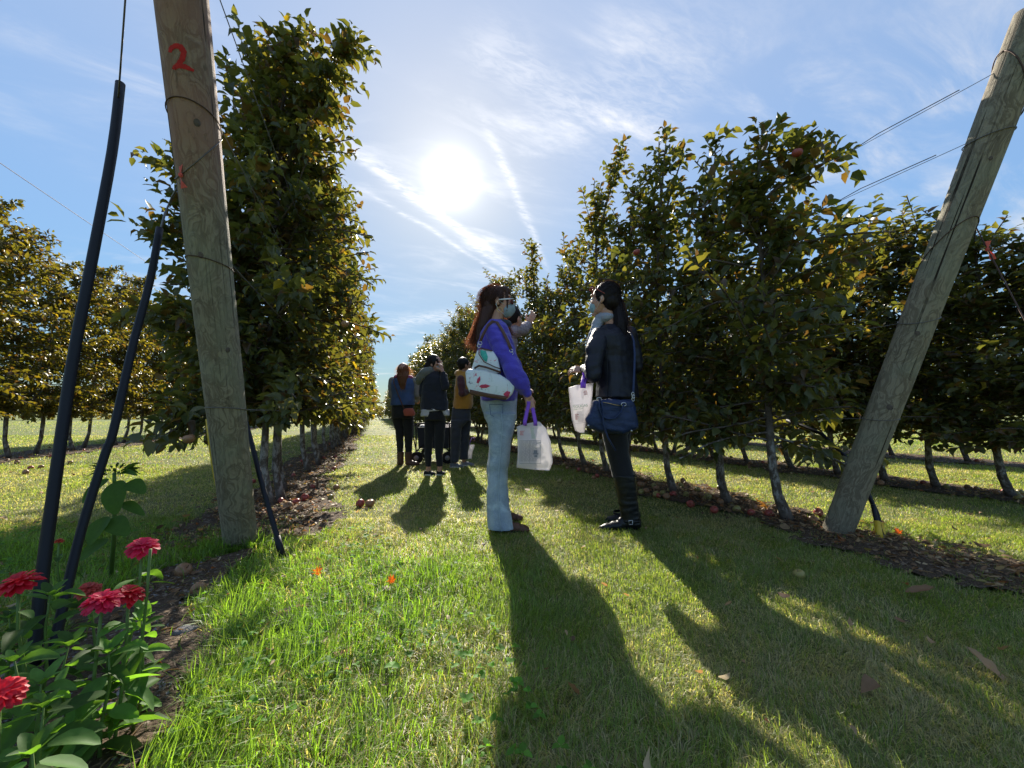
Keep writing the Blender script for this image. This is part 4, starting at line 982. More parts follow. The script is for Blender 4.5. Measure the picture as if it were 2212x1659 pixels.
    Z = [((308, 1180, 1.08), .040, pink, 'pink-red zinnia standing highest, right of the slimmer black tube', 6, (.15, -.25)), ((222, 1296, .92), .038, pink, 'open pink zinnia with a yellow centre in front of the slimmer tube', 7, (.05, -.15)),
         ((277, 1282, .97), .035, red, 'crimson zinnia just right of the yellow-centred one', 6, (.3, -.1)), ((40, 1258, .98), .042, red, 'large crimson zinnia cut by the left edge behind the tallest tube', 7, (-.2, -.2)),
         ((190, 1272, 1.2), .032, (.55, .08, .06), 'small faded zinnia between the two black tubes', 5, (0, -.2)), ((-4, 1500, .70), .034, red, 'lowest crimson zinnia at the left edge of the flower bed', 6, (.2, -.5)),
         ((128, 1168, 1.55), .016, (.6, .08, .04), 'tiny red bloom seen far back between the two black tubes', 4, (0, 0))]
    for (px, hr, c, lab, nl, tl) in Z:
        h = P(*px); b = Vector((h.x+rs.normal(0, .02), h.y+rs.normal(0, .02), 0)); plant(b, h, hr, c, lab, nl, rs, tl)
    h = P(325, 1186, 1.0); plant(Vector((h.x-.01, h.y, 0)), h, .013, pink, 'zinnia with a closed seed head in front of the highest bloom', 7, rs, (0, 0), True, Ls=(.06, .09))
    FO = [((235, 1405, .92), 'leafy zinnia without bloom under the crimson flower'), ((90, 1470, .80), 'leafy plant at the base of the two black tubes'), ((30, 1420, .85), 'leafy plant left of the tallest tube base'),
          ((150, 1390, .95), 'bright backlit leafy plant right of the slimmer tube base'), ((95, 1520, .76), 'leafy plant at the lower edge of the flower bed'),
          ((20, 1330, 1.05), 'leafy plant below the large crimson bloom'), ((70, 1620, .66), 'dark leafy plant at the bottom of the flower bed'), ((-20, 1250, 1.15), 'tall leafy plant at the left edge behind the tubes'),
          ((305, 1335, 1.02), 'grey-green leafy stem right of the crimson zinnia'), ((110, 1280, 1.1), 'leafy stem between the two black tubes')]
    for px, lab in FO:
        h = P(*px); plant(Vector((h.x, h.y, 0)), h, 0, pink, lab, 7, rs, Ls=(.07, .115), zl=(.25, 1.05), name='leafy_plant')
    # seeding sunflower
    b = G(238, 1262); h = P(247, 1022, 1.62); t = empty('sunflower', b); tag(t, 'tall gone-over sunflower with a dark spiky head and big leaves', 'flower')
    mb = MB(); mb.tube([b, b.lerp(h, .5)+IR*.01, h], [.009, .008, .006], 8); mb.obj('stem', M['stemg'], t)
    hd = empty('seed_head', h-b); hd.parent = t; mb = MB(); mb.ball((0, 0, 0), (.045, .045, .022), None, 14, 8); mb.obj('disc', M['stemg'], hd)
    n = 60; a = rs.random(n)*6.28; V, Q, T, C = leaves_arr(np.stack([np.cos(a)*.03, np.sin(a)*.03, rs.uniform(-.01, .02, n)], 1), np.stack([np.cos(a), np.sin(a), rs.uniform(-.2, 1.2, n)], 1), np.tile([0, 0, 1.], (n, 1)), rs.uniform(.03, .06, n), np.full(n, .010), np.full(n, 1.), np.tile([.04, .08, .02], (n, 1)))
    link('bracts', mesh_np('bracts', V, Q, T, C), M['herb'], hd)
    lv = [((262, 1030), (235, 1130), .17, .11), ((275, 1040), (345, 1082), .13, .075), ((262, 1085), (362, 1135), .15, .05), ((245, 1030), (160, 1090), .14, .07), ((235, 1120), (300, 1175), .15, .09), ((240, 1110), (190, 1170), .14, .09), ((262, 1020), (330, 1025), .11, .03), ((240, 1160), (180, 1200), .12, .08)]
    Pp = np.array([tuple(P(*q[0], 1.63)-b) for q in lv]); D = np.array([tuple(P(*q[1], 1.55)-P(*q[0], 1.63)) for q in lv]); nL = np.array([q[2] for q in lv])
    V, Q, T, C = leaves_arr(Pp, D, np.tile([-.2, -.55, .7], (len(lv), 1)), nL, np.array([q[3]*1.0 for q in lv]), np.full(len(lv), 1.1), np.tile([.07, .14, .03], (len(lv), 1)))
    o = link('leaves', mesh_np('leaves', V, Q, T, C), M['herb'], t); sb = o.modifiers.new('s', 'SUBSURF'); sb.levels = 2; sb.render_levels = 2
flowers()
# ------------------------------------------------------------------ people
M['skin'] = simple('skin', (.50, .27, .19), .5, .4, var=.08, scale=30, bs=.15, bd=.001, bscale=200, Subsurface_Weight=.08, Subsurface_Radius=(.01, .004, .002))
M['skin_tan'] = simple('tan_skin', (.40, .21, .14), .5, .4, var=.08, scale=30, bs=.15, bd=.001)
def m_hair(name, c, tr, tf=.35):
    m_, k = mat(name); a = k.new('ShaderNodeAttribute', attribute_name='Col').outputs['Color']; tc = k.new('ShaderNodeTexCoord').outputs['Object']
    n = k.noise(k.mapping(tc, scale=(1, 1, .06)), 220, 3); cc = k.mix(n, tuple(x*.5 for x in c), tuple(x*1.5 for x in c))
    b = princ(k, cc, .45, .22); bump(k, b, n, .003, .6); t = k.new('ShaderNodeBsdfTranslucent'); k.put(t.inputs[0], tr); mx = k.new('ShaderNodeMixShader'); mx.inputs[0].default_value = tf
    k.l.new(b.outputs[0], mx.inputs[1]); k.l.new(t.outputs[0], mx.inputs[2]); k.l.new(mx.outputs[0], k.out.inputs[0]); return m_
M['hair_brown'] = m_hair('brown_hair', (.060, .028, .020), (.40, .13, .06), .16); M['hair_loose'] = m_hair('loose_brown_hair', (.075, .035, .022), (.60, .22, .11), .3); M['hair_dark'] = m_hair('dark_hair', (.014, .009, .009), (.10, .04, .03), .15)
M['hair_light'] = m_hair('auburn_hair', (.20, .095, .045), (.75, .38, .16), .4); M['hair_black'] = m_hair('black_hair', (.010, .009, .009), (.03, .02, .02), .1)
def cloth(name, c, rough=.75, weave=500, var=.18, sheen=.2, bs=.35, wr=9, coat=0, trans=0):
    m_, k = mat(name); tc = k.new('ShaderNodeTexCoord').outputs['Object']
    n = k.noise(tc, 12, 4); w = k.noise(tc, weave, 2); f = k.noise(k.mapping(tc, scale=(1, 1, 2.2)), wr, 4, .6, .8)
    cc = k.mix(n, tuple(x*(1-var) for x in c), tuple(min(1, x*(1+var)) for x in c)); b = princ(k, cc, rough, .35, Sheen_Weight=sheen, Coat_Weight=coat)
    bump(k, b, k.m('ADD', k.m('MULTIPLY', w, .15), f), .02, bs); s = b.outputs[0]
    if trans:
        t = k.new('ShaderNodeBsdfTranslucent'); k.put(t.inputs[0], cc); mx = k.new('ShaderNodeMixShader'); mx.inputs[0].default_value = trans; k.l.new(s, mx.inputs[1]); k.l.new(t.outputs[0], mx.inputs[2]); s = mx.outputs[0]
    k.l.new(s, k.out.inputs[0]); return m_
M['blue_jacket'] = cloth('royal_blue_fabric', (.060, .040, .42), .55, 400, .15, .3, .5)
M['leather'] = cloth('navy_leather', (.008, .009, .018), .46, 300, .2, 0, .3, 11); M['leggings'] = cloth('black_knit', (.006, .006, .010), .8); M['boots_black'] = cloth('black_boot_leather', (.006, .007, .010), .36, 300, .2, 0, .3)
M['brown_leather'] = cloth('brown_leather', (.10, .045, .028), .5, 300, .3, 0, .4); M['denim_dark'] = cloth('denim_jacket', (.045, .09, .22), .8, 700, .3); M['grey_fleece'] = cloth('grey_sleeve_knit', (.22, .21, .20), .85)
M['mustard'] = cloth('mustard_fleece', (.42, .20, .025), .85, 300, .1, .4); M['charcoal'] = cloth('charcoal_cotton', (.035, .04, .055), .8); M['black_cotton'] = cloth('black_cotton', (.009, .010, .014), .8)
M['maroon'] = cloth('maroon_sleeve', (.07, .02, .022), .8); M['grey_hood'] = cloth('grey_green_hood', (.16, .17, .15), .8); M['white_cotton'] = cloth('pale_shirt', (.55, .55, .58), .8)
M['mask_grey'] = cloth('grey_blue_mask', (.30, .38, .42), .8, 900, .05, .1, .15, trans=.15); M['mask_white'] = cloth('white_mask', (.62, .64, .68), .8, 900, .05, .1, .15, trans=.15)
M['purse_blue'] = cloth('blue_pebbled_leather', (.013, .028, .085), .42, 500, .2, 0, .5); M['gold'] = simple('gold_metal', (.65, .45, .18), .3, .5, bs=0, Metallic=1.0); M['steel'] = simple('steel', (.55, .55, .58), .3, .5, bs=0, Metallic=1.0)
M['lens'] = simple('dark_red_lens', (.10, .012, .015), .12, .6, bs=0); M['white_plastic'] = simple('white_plastic', (.75, .74, .74), .35, .5, bs=0); M['coral'] = cloth('coral_leather', (.40, .085, .055), .5)
M['pink_knit'] = cloth('pink_collar', (.40, .08, .16), .85); M['sneaker_grey'] = cloth('grey_sneaker_mesh', (.16, .17, .20), .8); M['eye'] = simple('eye_white', (.7, .68, .66), .3, .5, var=.02, bs=0); M['iris'] = simple('dark_iris', (.03, .02, .015), .2, .5, bs=0)
M['purple_strap'] = cloth('purple_strap', (.36, .13, .75), .6, 500, .1, .2, .3, trans=.35); M['red_print'] = simple('red_print', (.62, .14, .13), .7, .2, var=.15, bs=0); M['green_print'] = simple('green_print', (.16, .42, .22), .7, .2, var=.15, bs=0); M['grey_print'] = simple('grey_print', (.24, .24, .27), .7, .2, bs=0)
M['black_rubber'] = simple('black_rubber', (.015, .015, .017), .8, .2)
def m_jeans():
    m_, k = mat('light_blue_denim'); tc = k.new('ShaderNodeTexCoord').outputs['Object']; z = k.xyz(tc)[2]
    n = k.noise(tc, 6, 4, .6); w = k.noise(k.mapping(tc, scale=(1, 1, .35)), 420, 2); f = k.noise(k.mapping(tc, scale=(1, 1, 1.5)), 7, 4, .6, .8)
    c = k.mix(k.maprange(n, .3, .7), (.26, .33, .43), (.42, .50, .59)); c = k.mix(k.maprange(f, .5, .72), c, (.50, .60, .68)); c = k.mix(k.maprange(w, .4, .7), k.v('SCALE', c, sc=.8), c)
    b = princ(k, c, .8, .3, Sheen_Weight=.2); bump(k, b, k.m('ADD', k.m('MULTIPLY', w, .15), f), .025, .45); k.l.new(b.outputs[0], k.out.inputs[0]); return m_
M['jeans'] = m_jeans()
def m_plaid():
    m_, k = mat('pale_plaid_shirt'); tc = k.new('ShaderNodeTexCoord').outputs['Object']; x, y, z = k.xyz(tc)
    fx = k.m('GREATER_THAN', k.m('FRACT', k.m('MULTIPLY', x, 22)), .78); fz = k.m('GREATER_THAN', k.m('FRACT', k.m('MULTIPLY', z, 22)), .78)
    c = k.mix(k.m('MULTIPLY', k.m('ADD', fx, fz), .4), (.42, .36, .38), (.20, .15, .20)); b = princ(k, c, .8, .2); t = k.new('ShaderNodeBsdfTranslucent'); k.put(t.inputs[0], c); mx = k.new('ShaderNodeMixShader'); mx.inputs[0].default_value = .2
    k.l.new(b.outputs[0], mx.inputs[1]); k.l.new(t.outputs[0], mx.inputs[2]); k.l.new(mx.outputs[0], k.out.inputs[0]); return m_
M['plaid'] = m_plaid()
def m_bag():
    m_, k = mat('milky_plastic_bag'); tc = k.new('ShaderNodeTexCoord').outputs['Object']
    f = k.noise(tc, 11, 5, .6, .5); c = k.mix(f, (.70, .68, .74), (.82, .80, .80)); b = princ(k, c, .42, .4); bump(k, b, f, .02, .6)
    t = k.new('ShaderNodeBsdfTranslucent'); k.put(t.inputs[0], (.80, .76, .78)); mx = k.new('ShaderNodeMixShader'); mx.inputs[0].default_value = .5
    tp = k.new('ShaderNodeBsdfTransparent'); m2 = k.new('ShaderNodeMixShader'); m2.inputs[0].default_value = .2
    k.l.new(b.outputs[0], mx.inputs[1]); k.l.new(t.outputs[0], mx.inputs[2]); k.l.new(mx.outputs[0], m2.inputs[1]); k.l.new(tp.outputs[0], m2.inputs[2]); k.l.new(m2.outputs[0], k.out.inputs[0]); return m_
M['bag'] = m_bag()
def m_floral():
    m_, k = mat('floral_white_fabric'); tc = k.new('ShaderNodeTexCoord').outputs['Object']
    d = k.v('ADD', tc, k.v('SCALE', k.noise(tc, 14, 3, out='Color'), sc=.07)); n = k.noise(d, 11, 5, .65, 1.0); n2 = k.noise(k.mapping(d, loc=(4, 2, 1)), 17, 4, .6, 1.5)
    c = k.mix(k.maprange(n, .57, .61), (.72, .76, .80), (.66, .30, .36)); c = k.mix(k.maprange(n, .63, .66), c, (.50, .05, .12)); c = k.mix(k.maprange(n2, .645, .68), c, (.22, .12, .25)); c = k.mix(k.maprange(n2, .56, .60, 0, .35), c, (.45, .55, .55))
    b = princ(k, c, .5, .4); k.l.new(b.outputs[0], k.out.inputs[0]); return m_
M['floral'] = m_floral(); M['teal'] = simple('teal_print', (.06, .42, .36), .5, .3, var=.5, scale=60, bs=0)

def folds(a=.006, f=7, zf=1.6, seed=0.0):
    return lambda c: a*(noise.noise(Vector((c.x*f+seed, c.y*f, c.z*f*zf)))+.5*noise.noise(Vector((c.x*f*2.3, c.y*f*2.3+seed, c.z*f*3.4))))
def head_prims(mb, c, f, k=1.0):
    c = Vector(c); f = Vector(f).normalized(); s = UP.cross(f).normalized(); u = f.cross(s); q = Matrix((f, s, u)).transposed()
    L = lambda x, y, z: c+(f*x+s*y+u*z)*k
    B = lambda p, r, n=16, m=10: mb.ball(L(*p), tuple(x*k for x in r), q, n, m)
    B((-.012, 0, .022), (.094, .074, .098), 20, 14); B((.028, 0, -.02), (.062, .060, .082)); B((.040, 0, -.070), (.046, .046, .036)); B((.066, 0, -.098), (.024, .026, .018))
    B((.072, .028, .034), (.018, .028, .010), 10, 6); B((.072, -.028, .034), (.018, .028, .010), 10, 6); B((.066, .034, -.018), (.020, .020, .020), 10, 6); B((.066, -.034, -.018), (.020, .020, .020), 10, 6)
    mb.cap(L(.086, 0, .018), L(.106, 0, -.024), .007*k, .0115*k, 8); B((.096, .012, -.028), (.010, .007, .007), 8, 6); B((.096, -.012, -.028), (.010, .007, .007), 8, 6)
    B((.084, 0, -.050), (.012, .023, .0065), 10, 6); B((.082, 0, -.062), (.012, .020, .0075), 10, 6)
    for y in (-1, 1): B((-.008, y*.076, -.006), (.017, .008, .030), 10, 8); B((.0, y*.072, -.030), (.010, .008, .012), 8, 6)
    return L
def eyes(L, q, root, k=1.0):
    for y in (-1, 1):
        mb = MB(); mb.ball(L(.0745, y*.030, .010), .0115*k, None, 12, 8); o = mb.obj('eye', M['eye'], root); mb = MB(); mb.ball(L(.0835, y*.030, .010), .0048*k, None, 10, 6); i = mb.obj('iris', M['iris'], None); i.parent = o; i.data.transform(Matrix.Translation(-parent_origin(root)))
def hand_prims(mb, wr, d, back, side, k=1.0, curl=.5, spread=0.0, thumb=.5):
    """palm and five separate fingers; back = normal of the back of the hand, side = direction of the thumb"""
    wr = Vector(wr); d = Vector(d).normalized(); back = Vector(back); back = (back-d*back.dot(d)).normalized(); lat = d.cross(back)
    if lat.dot(Vector(side)) < 0: lat = -lat
    off = [.026, .009, -.009, -.026]; ln = [(.040, .024, .020), (.044, .028, .021), (.041, .026, .020), (.033, .020, .017)]; rr = [.0088, .009, .0085, .0075]
    for o_, l_, r_ in zip(off, ln, rr):
        kn = wr+(d*(.088-.10*abs(o_)*abs(o_)*30)+lat*o_)*k; mb.cap(wr+(lat*o_*.6+d*.01)*k, kn, .0125*k, .0105*k, 8)
        ang = 0; p = kn; dd = (d+lat*(o_*spread*14)).normalized(); axis_b = -back
        for j, l in enumerate(l_):
            ang += curl*(.8 if j == 0 else 1.0)+.10*(j == 0)*(1 if o_ < 0 else .6); v = dd*math.cos(ang)+axis_b*math.sin(ang); q = p+v*(l*k); mb.cap(p, q, r_*k*(1-.09*j), r_*k*(1-.09*(j+1)), 8); p = q
    b0 = wr+(lat*.022+d*.022-back*.004)*k; b1 = b0+(lat*.75+d*.72-back*(.2+.5*thumb)).normalized()*.040*k; b2 = b1+(lat*(.35-.5*thumb)+d*.8-back*(.3+.7*thumb)).normalized()*.030*k; b3 = b2+(lat*(.15-.7*thumb)+d*.7-back*(.3+.7*thumb)).normalized()*.024*k
    mb.chain([b0, b1, b2, b3], [.0145*k, .0115*k, .0105*k, .0085*k], 8)
def reparent(o, p, root): o.parent = p; o.data.transform(Matrix.Translation(-parent_origin(root)))
def ribbons(paths_w, name, m_, parent, ccol=(.1, .05, .03)):
    o0 = parent_origin(parent); V = []; Q = []
    for pts, w in paths_w:
        n = len(pts); b = len(V); t0 = (pts[1]-pts[0]).normalized(); side = t0.cross(Vector(rng.normal(0, 1, 3))).normalized()
        for i, p in enumerate(pts):
            ww = w*(1-.75*i/(n-1)); V += [p-side*ww-o0, p+side*ww-o0]
        Q += [(b+2*i, b+2*i+1, b+2*i+3, b+2*i+2) for i in range(n-1)]
    return link(name, mesh_np(name, np.array([tuple(v) for v in V]), np.array(Q)), m_, parent)
def hair_strands(starts, guides, n, w, wild, rs, fr=(.02, 0)):
    """strands that start in the ellipsoid starts=(c,r) and follow the guide path with growing scatter"""
    out = []
    for i in range(n):
        o = Vector(rs.normal(0, 1, 3)).normalized(); g = guides[rs.integers(len(guides))]; K = len(g); pts = []; sc_ = rs.uniform(.55, 1.08)
        wl = Vector(rs.normal(0, 1, 3))
        for j, (p, r) in enumerate(g):
            t = j/(K-1); pts.append(Vector(p)+Vector((o.x*r, o.y*r, o.z*r*.4))*sc_+wl*(wild*t*t)+Vector(rs.normal(0, .003, 3)))
        m_ = []
        for j in range(K-1):
            for q in range(3):
                t = q/3; a = pts[max(j-1, 0)]; b = pts[j]; c = pts[j+1]; d = pts[min(j+2, K-1)]; m_.append(.5*((2*b)+(c-a)*t+(2*a-5*b+4*c-d)*t*t+(3*b-a-3*c+d)*t**3))
        m_.append(pts[-1]); out.append((m_, w))
    return out
def scalp_strands(hc, f, tie, n, rs, rad=(.104, .092, .106), w=.0011, off=.0035):
    f = Vector(f).normalized(); s = UP.cross(f); c = hc-f*.026+UP*.032; out = []; T_ = Vector(tie)-c; tl = T_.normalized()
    while len(out) < n:
        o = Vector(rs.normal(0, 1, 3)).normalized()
        if o.dot(f) > .82 or (o.z < -.15 and o.dot(f) > -.2) or o.z < -.6: continue
        pts = []; rr = rs.uniform(.98, 1.05)
        for i in range(9):
            t = i/8; d = (o*(1-t)+tl*t+Vector(rs.normal(0, .012, 3))).normalized(); df, dsd, du = d.dot(f), d.dot(s), d.z
            R_ = 1/math.sqrt((df/rad[0])**2+(dsd/rad[1])**2+(du/rad[2])**2); pts.append(c+d*((R_*rr)*(1-t**3)+T_.length*t**3))
        out.append((pts, w))
    return out
def ground_z(px, py): return (G(px, py)).dot(FW)
class Map:                    # picture crop -> world, d metres behind the reference depth
    def __init__(s, x0, y0, k, feet, lim=None):
        s.lim = lim
        s.x0, s.y0, s.k = x0, y0, k; s.Z = ground_z(x0+k*feet[0], y0+k*feet[1]); s.m = k/830.6*s.Z
    def __call__(s, cx, cy, d=0.0):
        a = P(s.x0+s.k*cx, s.y0+s.k*cy, s.Z)+FW*d
        if s.lim is None: return a
        t = min(max((s.lim-cy)/250, 0), 1); return a.lerp(P(s.x0+s.k*cx, s.y0+s.k*cy, s.Z+d), t*t*(3-2*t))
    def sec(s, cy, x0, x1, ry, d=0.0, z=None):
        c = s((x0+x1)/2, cy, d); return (c, (x1-x0)/2*s.m, ry)
def person(root_loc, label):
    t = empty('person', Vector((root_loc.x, root_loc.y, 0))); return tag(t, label, 'person')
def zclamp(o, z=0.004):
    n = len(o.data.vertices); co = np.empty(n*3, np.float32); o.data.vertices.foreach_get('co', co); co = co.reshape(-1, 3); oz = parent_origin(o.parent).z
    co[:, 2] = np.maximum(co[:, 2], z-oz); o.data.vertices.foreach_set('co', co.ravel()); o.data.update()
def shoe(heel, toe, h, w, m_, root, name='shoe', sole=None, vox=.005, ank=None):
    heel = Vector(heel); toe = Vector(toe); heel.z = toe.z = 0; a = (toe-heel); L_ = a.length; a.normalize(); mb = MB(); q = Matrix((a, UP.cross(a), UP)).transposed()
    for t, zz, rx, ry, rz in ((.10, h*.45, .10, .36, h*.55), (.30, h*.45, .16, .36, h*.6), (.52, .030/.09*.09, .2, .40, .036), (.74, .024, .2, .46, .030), (.87, .020, .14, .38, .026)):
        mb.ball(heel+a*(L_*t)+UP*zz, (rx*L_, ry*w, rz), q, 14, 10)
    if ank is not None: mb.cap(heel+a*(L_*.18)+UP*h*.7, Vector(ank), w*.36, w*.36, 12)
    o = blob(mb, name, m_, root, vox, 3); zclamp(o)
    if sole:
        mb = MB(); n = 24; pts = []
        for i in range(n):
            b = 2*math.pi*i/n; x = math.cos(b); y = math.sin(b); pts.append(heel+a*(L_*(.5+.52*x))+UP.cross(a)*(y*w*(.44 if x > 0 else .36))+UP*.003)
        mb.prism(pts, (0, 0, .017)); s_ = mb.obj('sole', sole, None, False); s_.parent = o; s_.data.transform(Matrix.Translation(-parent_origin(root)))
    return o

# ================================================================= woman in the blue jacket
def woman_one():
    W = Map(960, 576, .3637, (345, 1553), 1400); rs = np.random.default_rng(21)
    t = person(W(330, 1540), 'person in royal blue jacket and light flared jeans, wearing grey mask and sunglasses')
    k = 1.02; hc = W(322, 212)
    mb = MB(); L = head_prims(mb, hc, IR, k)
    mb.cap(W(296, 350), W(318, 272), .052, .050, 14); mb.cap(W(296, 372), W(300, 340), .075, .055, 14)
    # torso, arms, legs under the clothes
    mb.loft([(W(320, 840), .10, .13), (W(320, 700), .085, .12), (W(315, 560), .085, .13), (W(300, 430), .075, .14), (W(300, 385), .06, .12), (W(300, 360), .04, .05)], side=IR)
    sR, eR, wR = W(308, 400, -.165), W(425, 640, -.265), W(500, 772, -.235); sL, eL, wL = W(306, 400, .165), W(415, 610, .22), W(468, 730, .14)
    mb.chain([sR, eR, wR], [.045, .036, .025]); mb.chain([sL, eL, wL], [.045, .036, .025])
    for d, dx in ((-.095, 0), (.095, -8)): mb.chain([W(322+dx, 870, d*.85), W(326+dx, 1130, d), W(328+dx, 1500, d)], [.060, .045, .032])
    hand_prims(mb, wR, W(512, 840, -.235)-wR, -FW+IR*.35, IR, .92, 1.25, 0, .9); hand_prims(mb, wL, W(505, 790, .10)-wL, FW, IR, .92, .5, 0, .4)
    blob(mb, 'body', M['skin'], t, .0036, 2)
    # jeans
    mb = MB(); mb.loft([W.sec(905, 243, 428, .155), W.sec(860, 228, 430, .168), W.sec(820, 214, 430, .165), W.sec(770, 212, 425, .15)], side=IR)
    near = [(870, 236, 429, .095), (940, 264, 418, .09), (1000, 270, 402, .083), (1100, 270, 387, .074), (1200, 264, 376, .066), (1300, 260, 376, .066), (1400, 258, 388, .071), (1480, 260, 404, .08), (1527, 264, 413, .086)]
    mb.loft([W.sec(y, a, b, r, -.095) for y, a, b, r in reversed(near)], side=IR); mb.loft([W.sec(y-6, a-10, b-14, r, .098) for y, a, b, r in reversed(near)], side=IR)
    fj = folds(.0075, 6, 2.0, 3); blob(mb, 'jeans', M['jeans'], t, .006, 4, lambda c: fj(c)*(1.0 if c.z > .15 else .5))
    jo = [o for o in t.children if o.name.startswith('jeans')][0]
    mb = MB(); mb.tube([W((a+b)/2+4, y, -.097-r-.003) for y, a, b, r in near], .0022, 5); s_ = mb.obj('seam', cloth('pale_seam', (.38, .48, .56), .8), None); s_.parent = jo; s_.data.transform(Matrix.Translation(-parent_origin(t)))
    mb = MB()
    for a, b in (((268, 818), (348, 818)), ((268, 818), (275, 880)), ((348, 818), (345, 882)), ((275, 880), (310, 900)), ((310, 900), (345, 882))): mb.tube([W(*a, -.176), W(*b, -.179)], .0018, 5)
    s_ = mb.obj('pocket_stitching', M['denim_dark'], None); s_.parent = jo; s_.data.transform(Matrix.Translation(-parent_origin(t)))
    # jacket
    mb = MB(); mb.loft([W.sec(800, 214, 432, .168), W.sec(740, 206, 440, .175), W.sec(650, 198, 438, .170), W.sec(560, 194, 430, .170), W.sec(480, 196, 418, .176), W.sec(420, 208, 402, .180), W.sec(375, 230, 385, .165), W.sec(345, 255, 372, .12), W.sec(325, 268, 350, .082)], side=IR)
    for S, E_, w_ in ((W(300, 392, -.150), eR, W(492, 752, -.24)), (W(300, 392, .150), eL, wL)):
        m1 = S.lerp(E_, .5)+Vector((0, 0, .0)); mb.chain([S, S.lerp(E_, .25)+(-FW if S is not None else FW)*0, m1, E_, E_.lerp(w_, .5)+UP*-.008, w_], [.066, .071, .069, .063, .060, .040], 14)
    fb = folds(.014, 8, 1.3, 1); blob(mb, 'jacket', M['blue_jacket'], t, .006, 5, fb)
    # knitted dark collar
    mb = MB(); mb.ball(W(362, 342), (.045, .06, .028), None, 14, 8); mb.ball(W(330, 335), (.055, .065, .025), None, 14, 8); blob(mb, 'scarf', M['charcoal'], t, .005, 2, folds(.006, 20, 1))
    # mask, sunglasses, earring
    mb = MB(); q = Matrix((IR, FW, UP)).transposed()
    mb.ball(W(372, 258), (.052, .056, .060), q, 20, 14); mb.ball(W(392, 250), (.038, .034, .046), q, 16, 10); mk = blob(mb, 'face_mask', M['mask_grey'], t, .004, 4, folds(.002, 30, 2))
    mb = MB()
    for s_ in (-1, 1): mb.tube([W(365, 228, s_*.05), W(318, 200, s_*.082), W(306, 222, s_*.088), W(318, 250, s_*.08), W(362, 292, s_*.05)], .0016, 5)
    o = mb.obj('ear_loops', M['white_plastic'], None); o.parent = mk; o.data.transform(Matrix.Translation(-parent_origin(t)))
    sg = empty('sunglasses', W(390, 195)-parent_origin(t)); sg.parent = t
    mb = MB()
    for s_ in (-1, 1): mb.tube([W(322, 196, s_*.084), W(360, 193, s_*.084), W(400, 190, s_*.062)], .0034, 6, flat=(.6, 1.5))
    mb.tube([W(402, 190, -.062), W(409, 190, 0), W(402, 190, .062)], .003, 6); mb.obj('frame', M['white_plastic'], sg)
    for s_ in (-1, 1):
        mb = MB(); qq = (IR+FW*(s_*.35)).to_track_quat('X', 'Z').to_matrix(); mb.ball(W(402, 207, s_*.033), (.005, .030, .023), qq, 16, 8); mb.obj('lens', M['lens'], sg)
    mb = MB(); c = W(328, 255, -.084); mb.tube([c+(IR*math.cos(a)+UP*math.sin(a))*.019 for a in np.linspace(0, 6.2832, 25)], .0022, 6); mb.obj('earring', M['gold'], t)
    # hair
    mb = MB(); mb.ball(W(303, 192), (.097, .086, .098), q, 20, 14); mb.ball(W(345, 148), (.058, .066, .040), q, 14, 10); mb.ball(W(268, 235), (.055, .08, .085), q, 16, 10)
    mb.loft([(W(206, 500), .018, .06), (W(212, 440), .034, .085), (W(226, 370), .044, .095), (W(246, 310), .050, .088), (W(262, 255), .055, .08)], side=IR)
    mb.chain([W(372, 150, -.045), W(376, 200, -.052), W(371, 262, -.052)], [.012, .008, .004], 8)
    hb = blob(mb, 'hair', M['hair_brown'], t, .005, 3, lambda c: .004*noise.noise(Vector((c.x*70, c.y*70, c.z*6))))
    g1 = [(W(290, 130), .06), (W(245, 170), .065), (W(238, 250), .07), (W(225, 340), .062), (W(205, 420), .06), (W(190, 490), .055)]
    g2 = [(W(262, 180), .05), (W(236, 280), .06), (W(205, 360), .05), (W(172, 420), .04), (W(158, 470), .04)]
    g3 = [(W(262, 230), .04), (W(230, 320), .055), (W(190, 400), .05), (W(165, 440), .035), (W(140, 452), .03)]
    g4 = [(W(350, 300, .05), .02), (W(378, 350, .07), .02), (W(395, 395, .08), .015), (W(430, 405, .08), .015)]
    g2 = g2[1:]; g3 = g3[1:]
    r0 = ribbons(hair_strands(None, [g1], 420, .0011, .006, rs), 'back_hair', M['hair_brown'], None); reparent(r0, hb, t)
    st = hair_strands(None, [g2, g3], 330, .0010, .012, rs)+hair_strands(None, [g2, g3], 120, .0008, .024, rs)+hair_strands(None, [g4], 90, .0010, .012, rs)
    r_ = ribbons(st, 'loose_hair', M['hair_loose'], None); r_.parent = hb; r_.data.transform(Matrix.Translation(-parent_origin(t)))
    reparent(ribbons(scalp_strands(hc, IR, W(236, 290), 420, rs, (.100, .090, .104)), 'scalp_hair', M['hair_brown'], None), hb, t)
    # shoes
    shoe(W(356, 1553, -.10), W(500, 1553, -.10), .075, .088, M['brown_leather'], t, sole=M['black_rubber']); shoe(W(330, 1553, .16), W(472, 1553, .17), .075, .088, M['brown_leather'], t, sole=M['black_rubber'])
    # ---- floral shoulder bag under the arm
    b = empty('shoulder_bag', W(270, 780, -.30)); tag(b, 'white shoulder bag with red floral print and brown base worn by the person in blue', 'bag')
    dd = -.30; th = FW*.115
    low = [(122, 622), (140, 606), (240, 612), (330, 640), (395, 680), (420, 712), (404, 752), (372, 786), (150, 752), (130, 700)]; mb = MB(); mb.prism([W(x, y, dd) for x, y in low], th); o = mb.obj('lower_body', M['floral'], b, True, .018)
    up = [(158, 612), (190, 500), (210, 482), (290, 500), (318, 545), (335, 620), (300, 640), (240, 615)]; mb = MB(); mb.prism([W(x, y, dd+.022) for x, y in up], FW*.075); mb.obj('upper_body', M['floral'], b, True, .016)
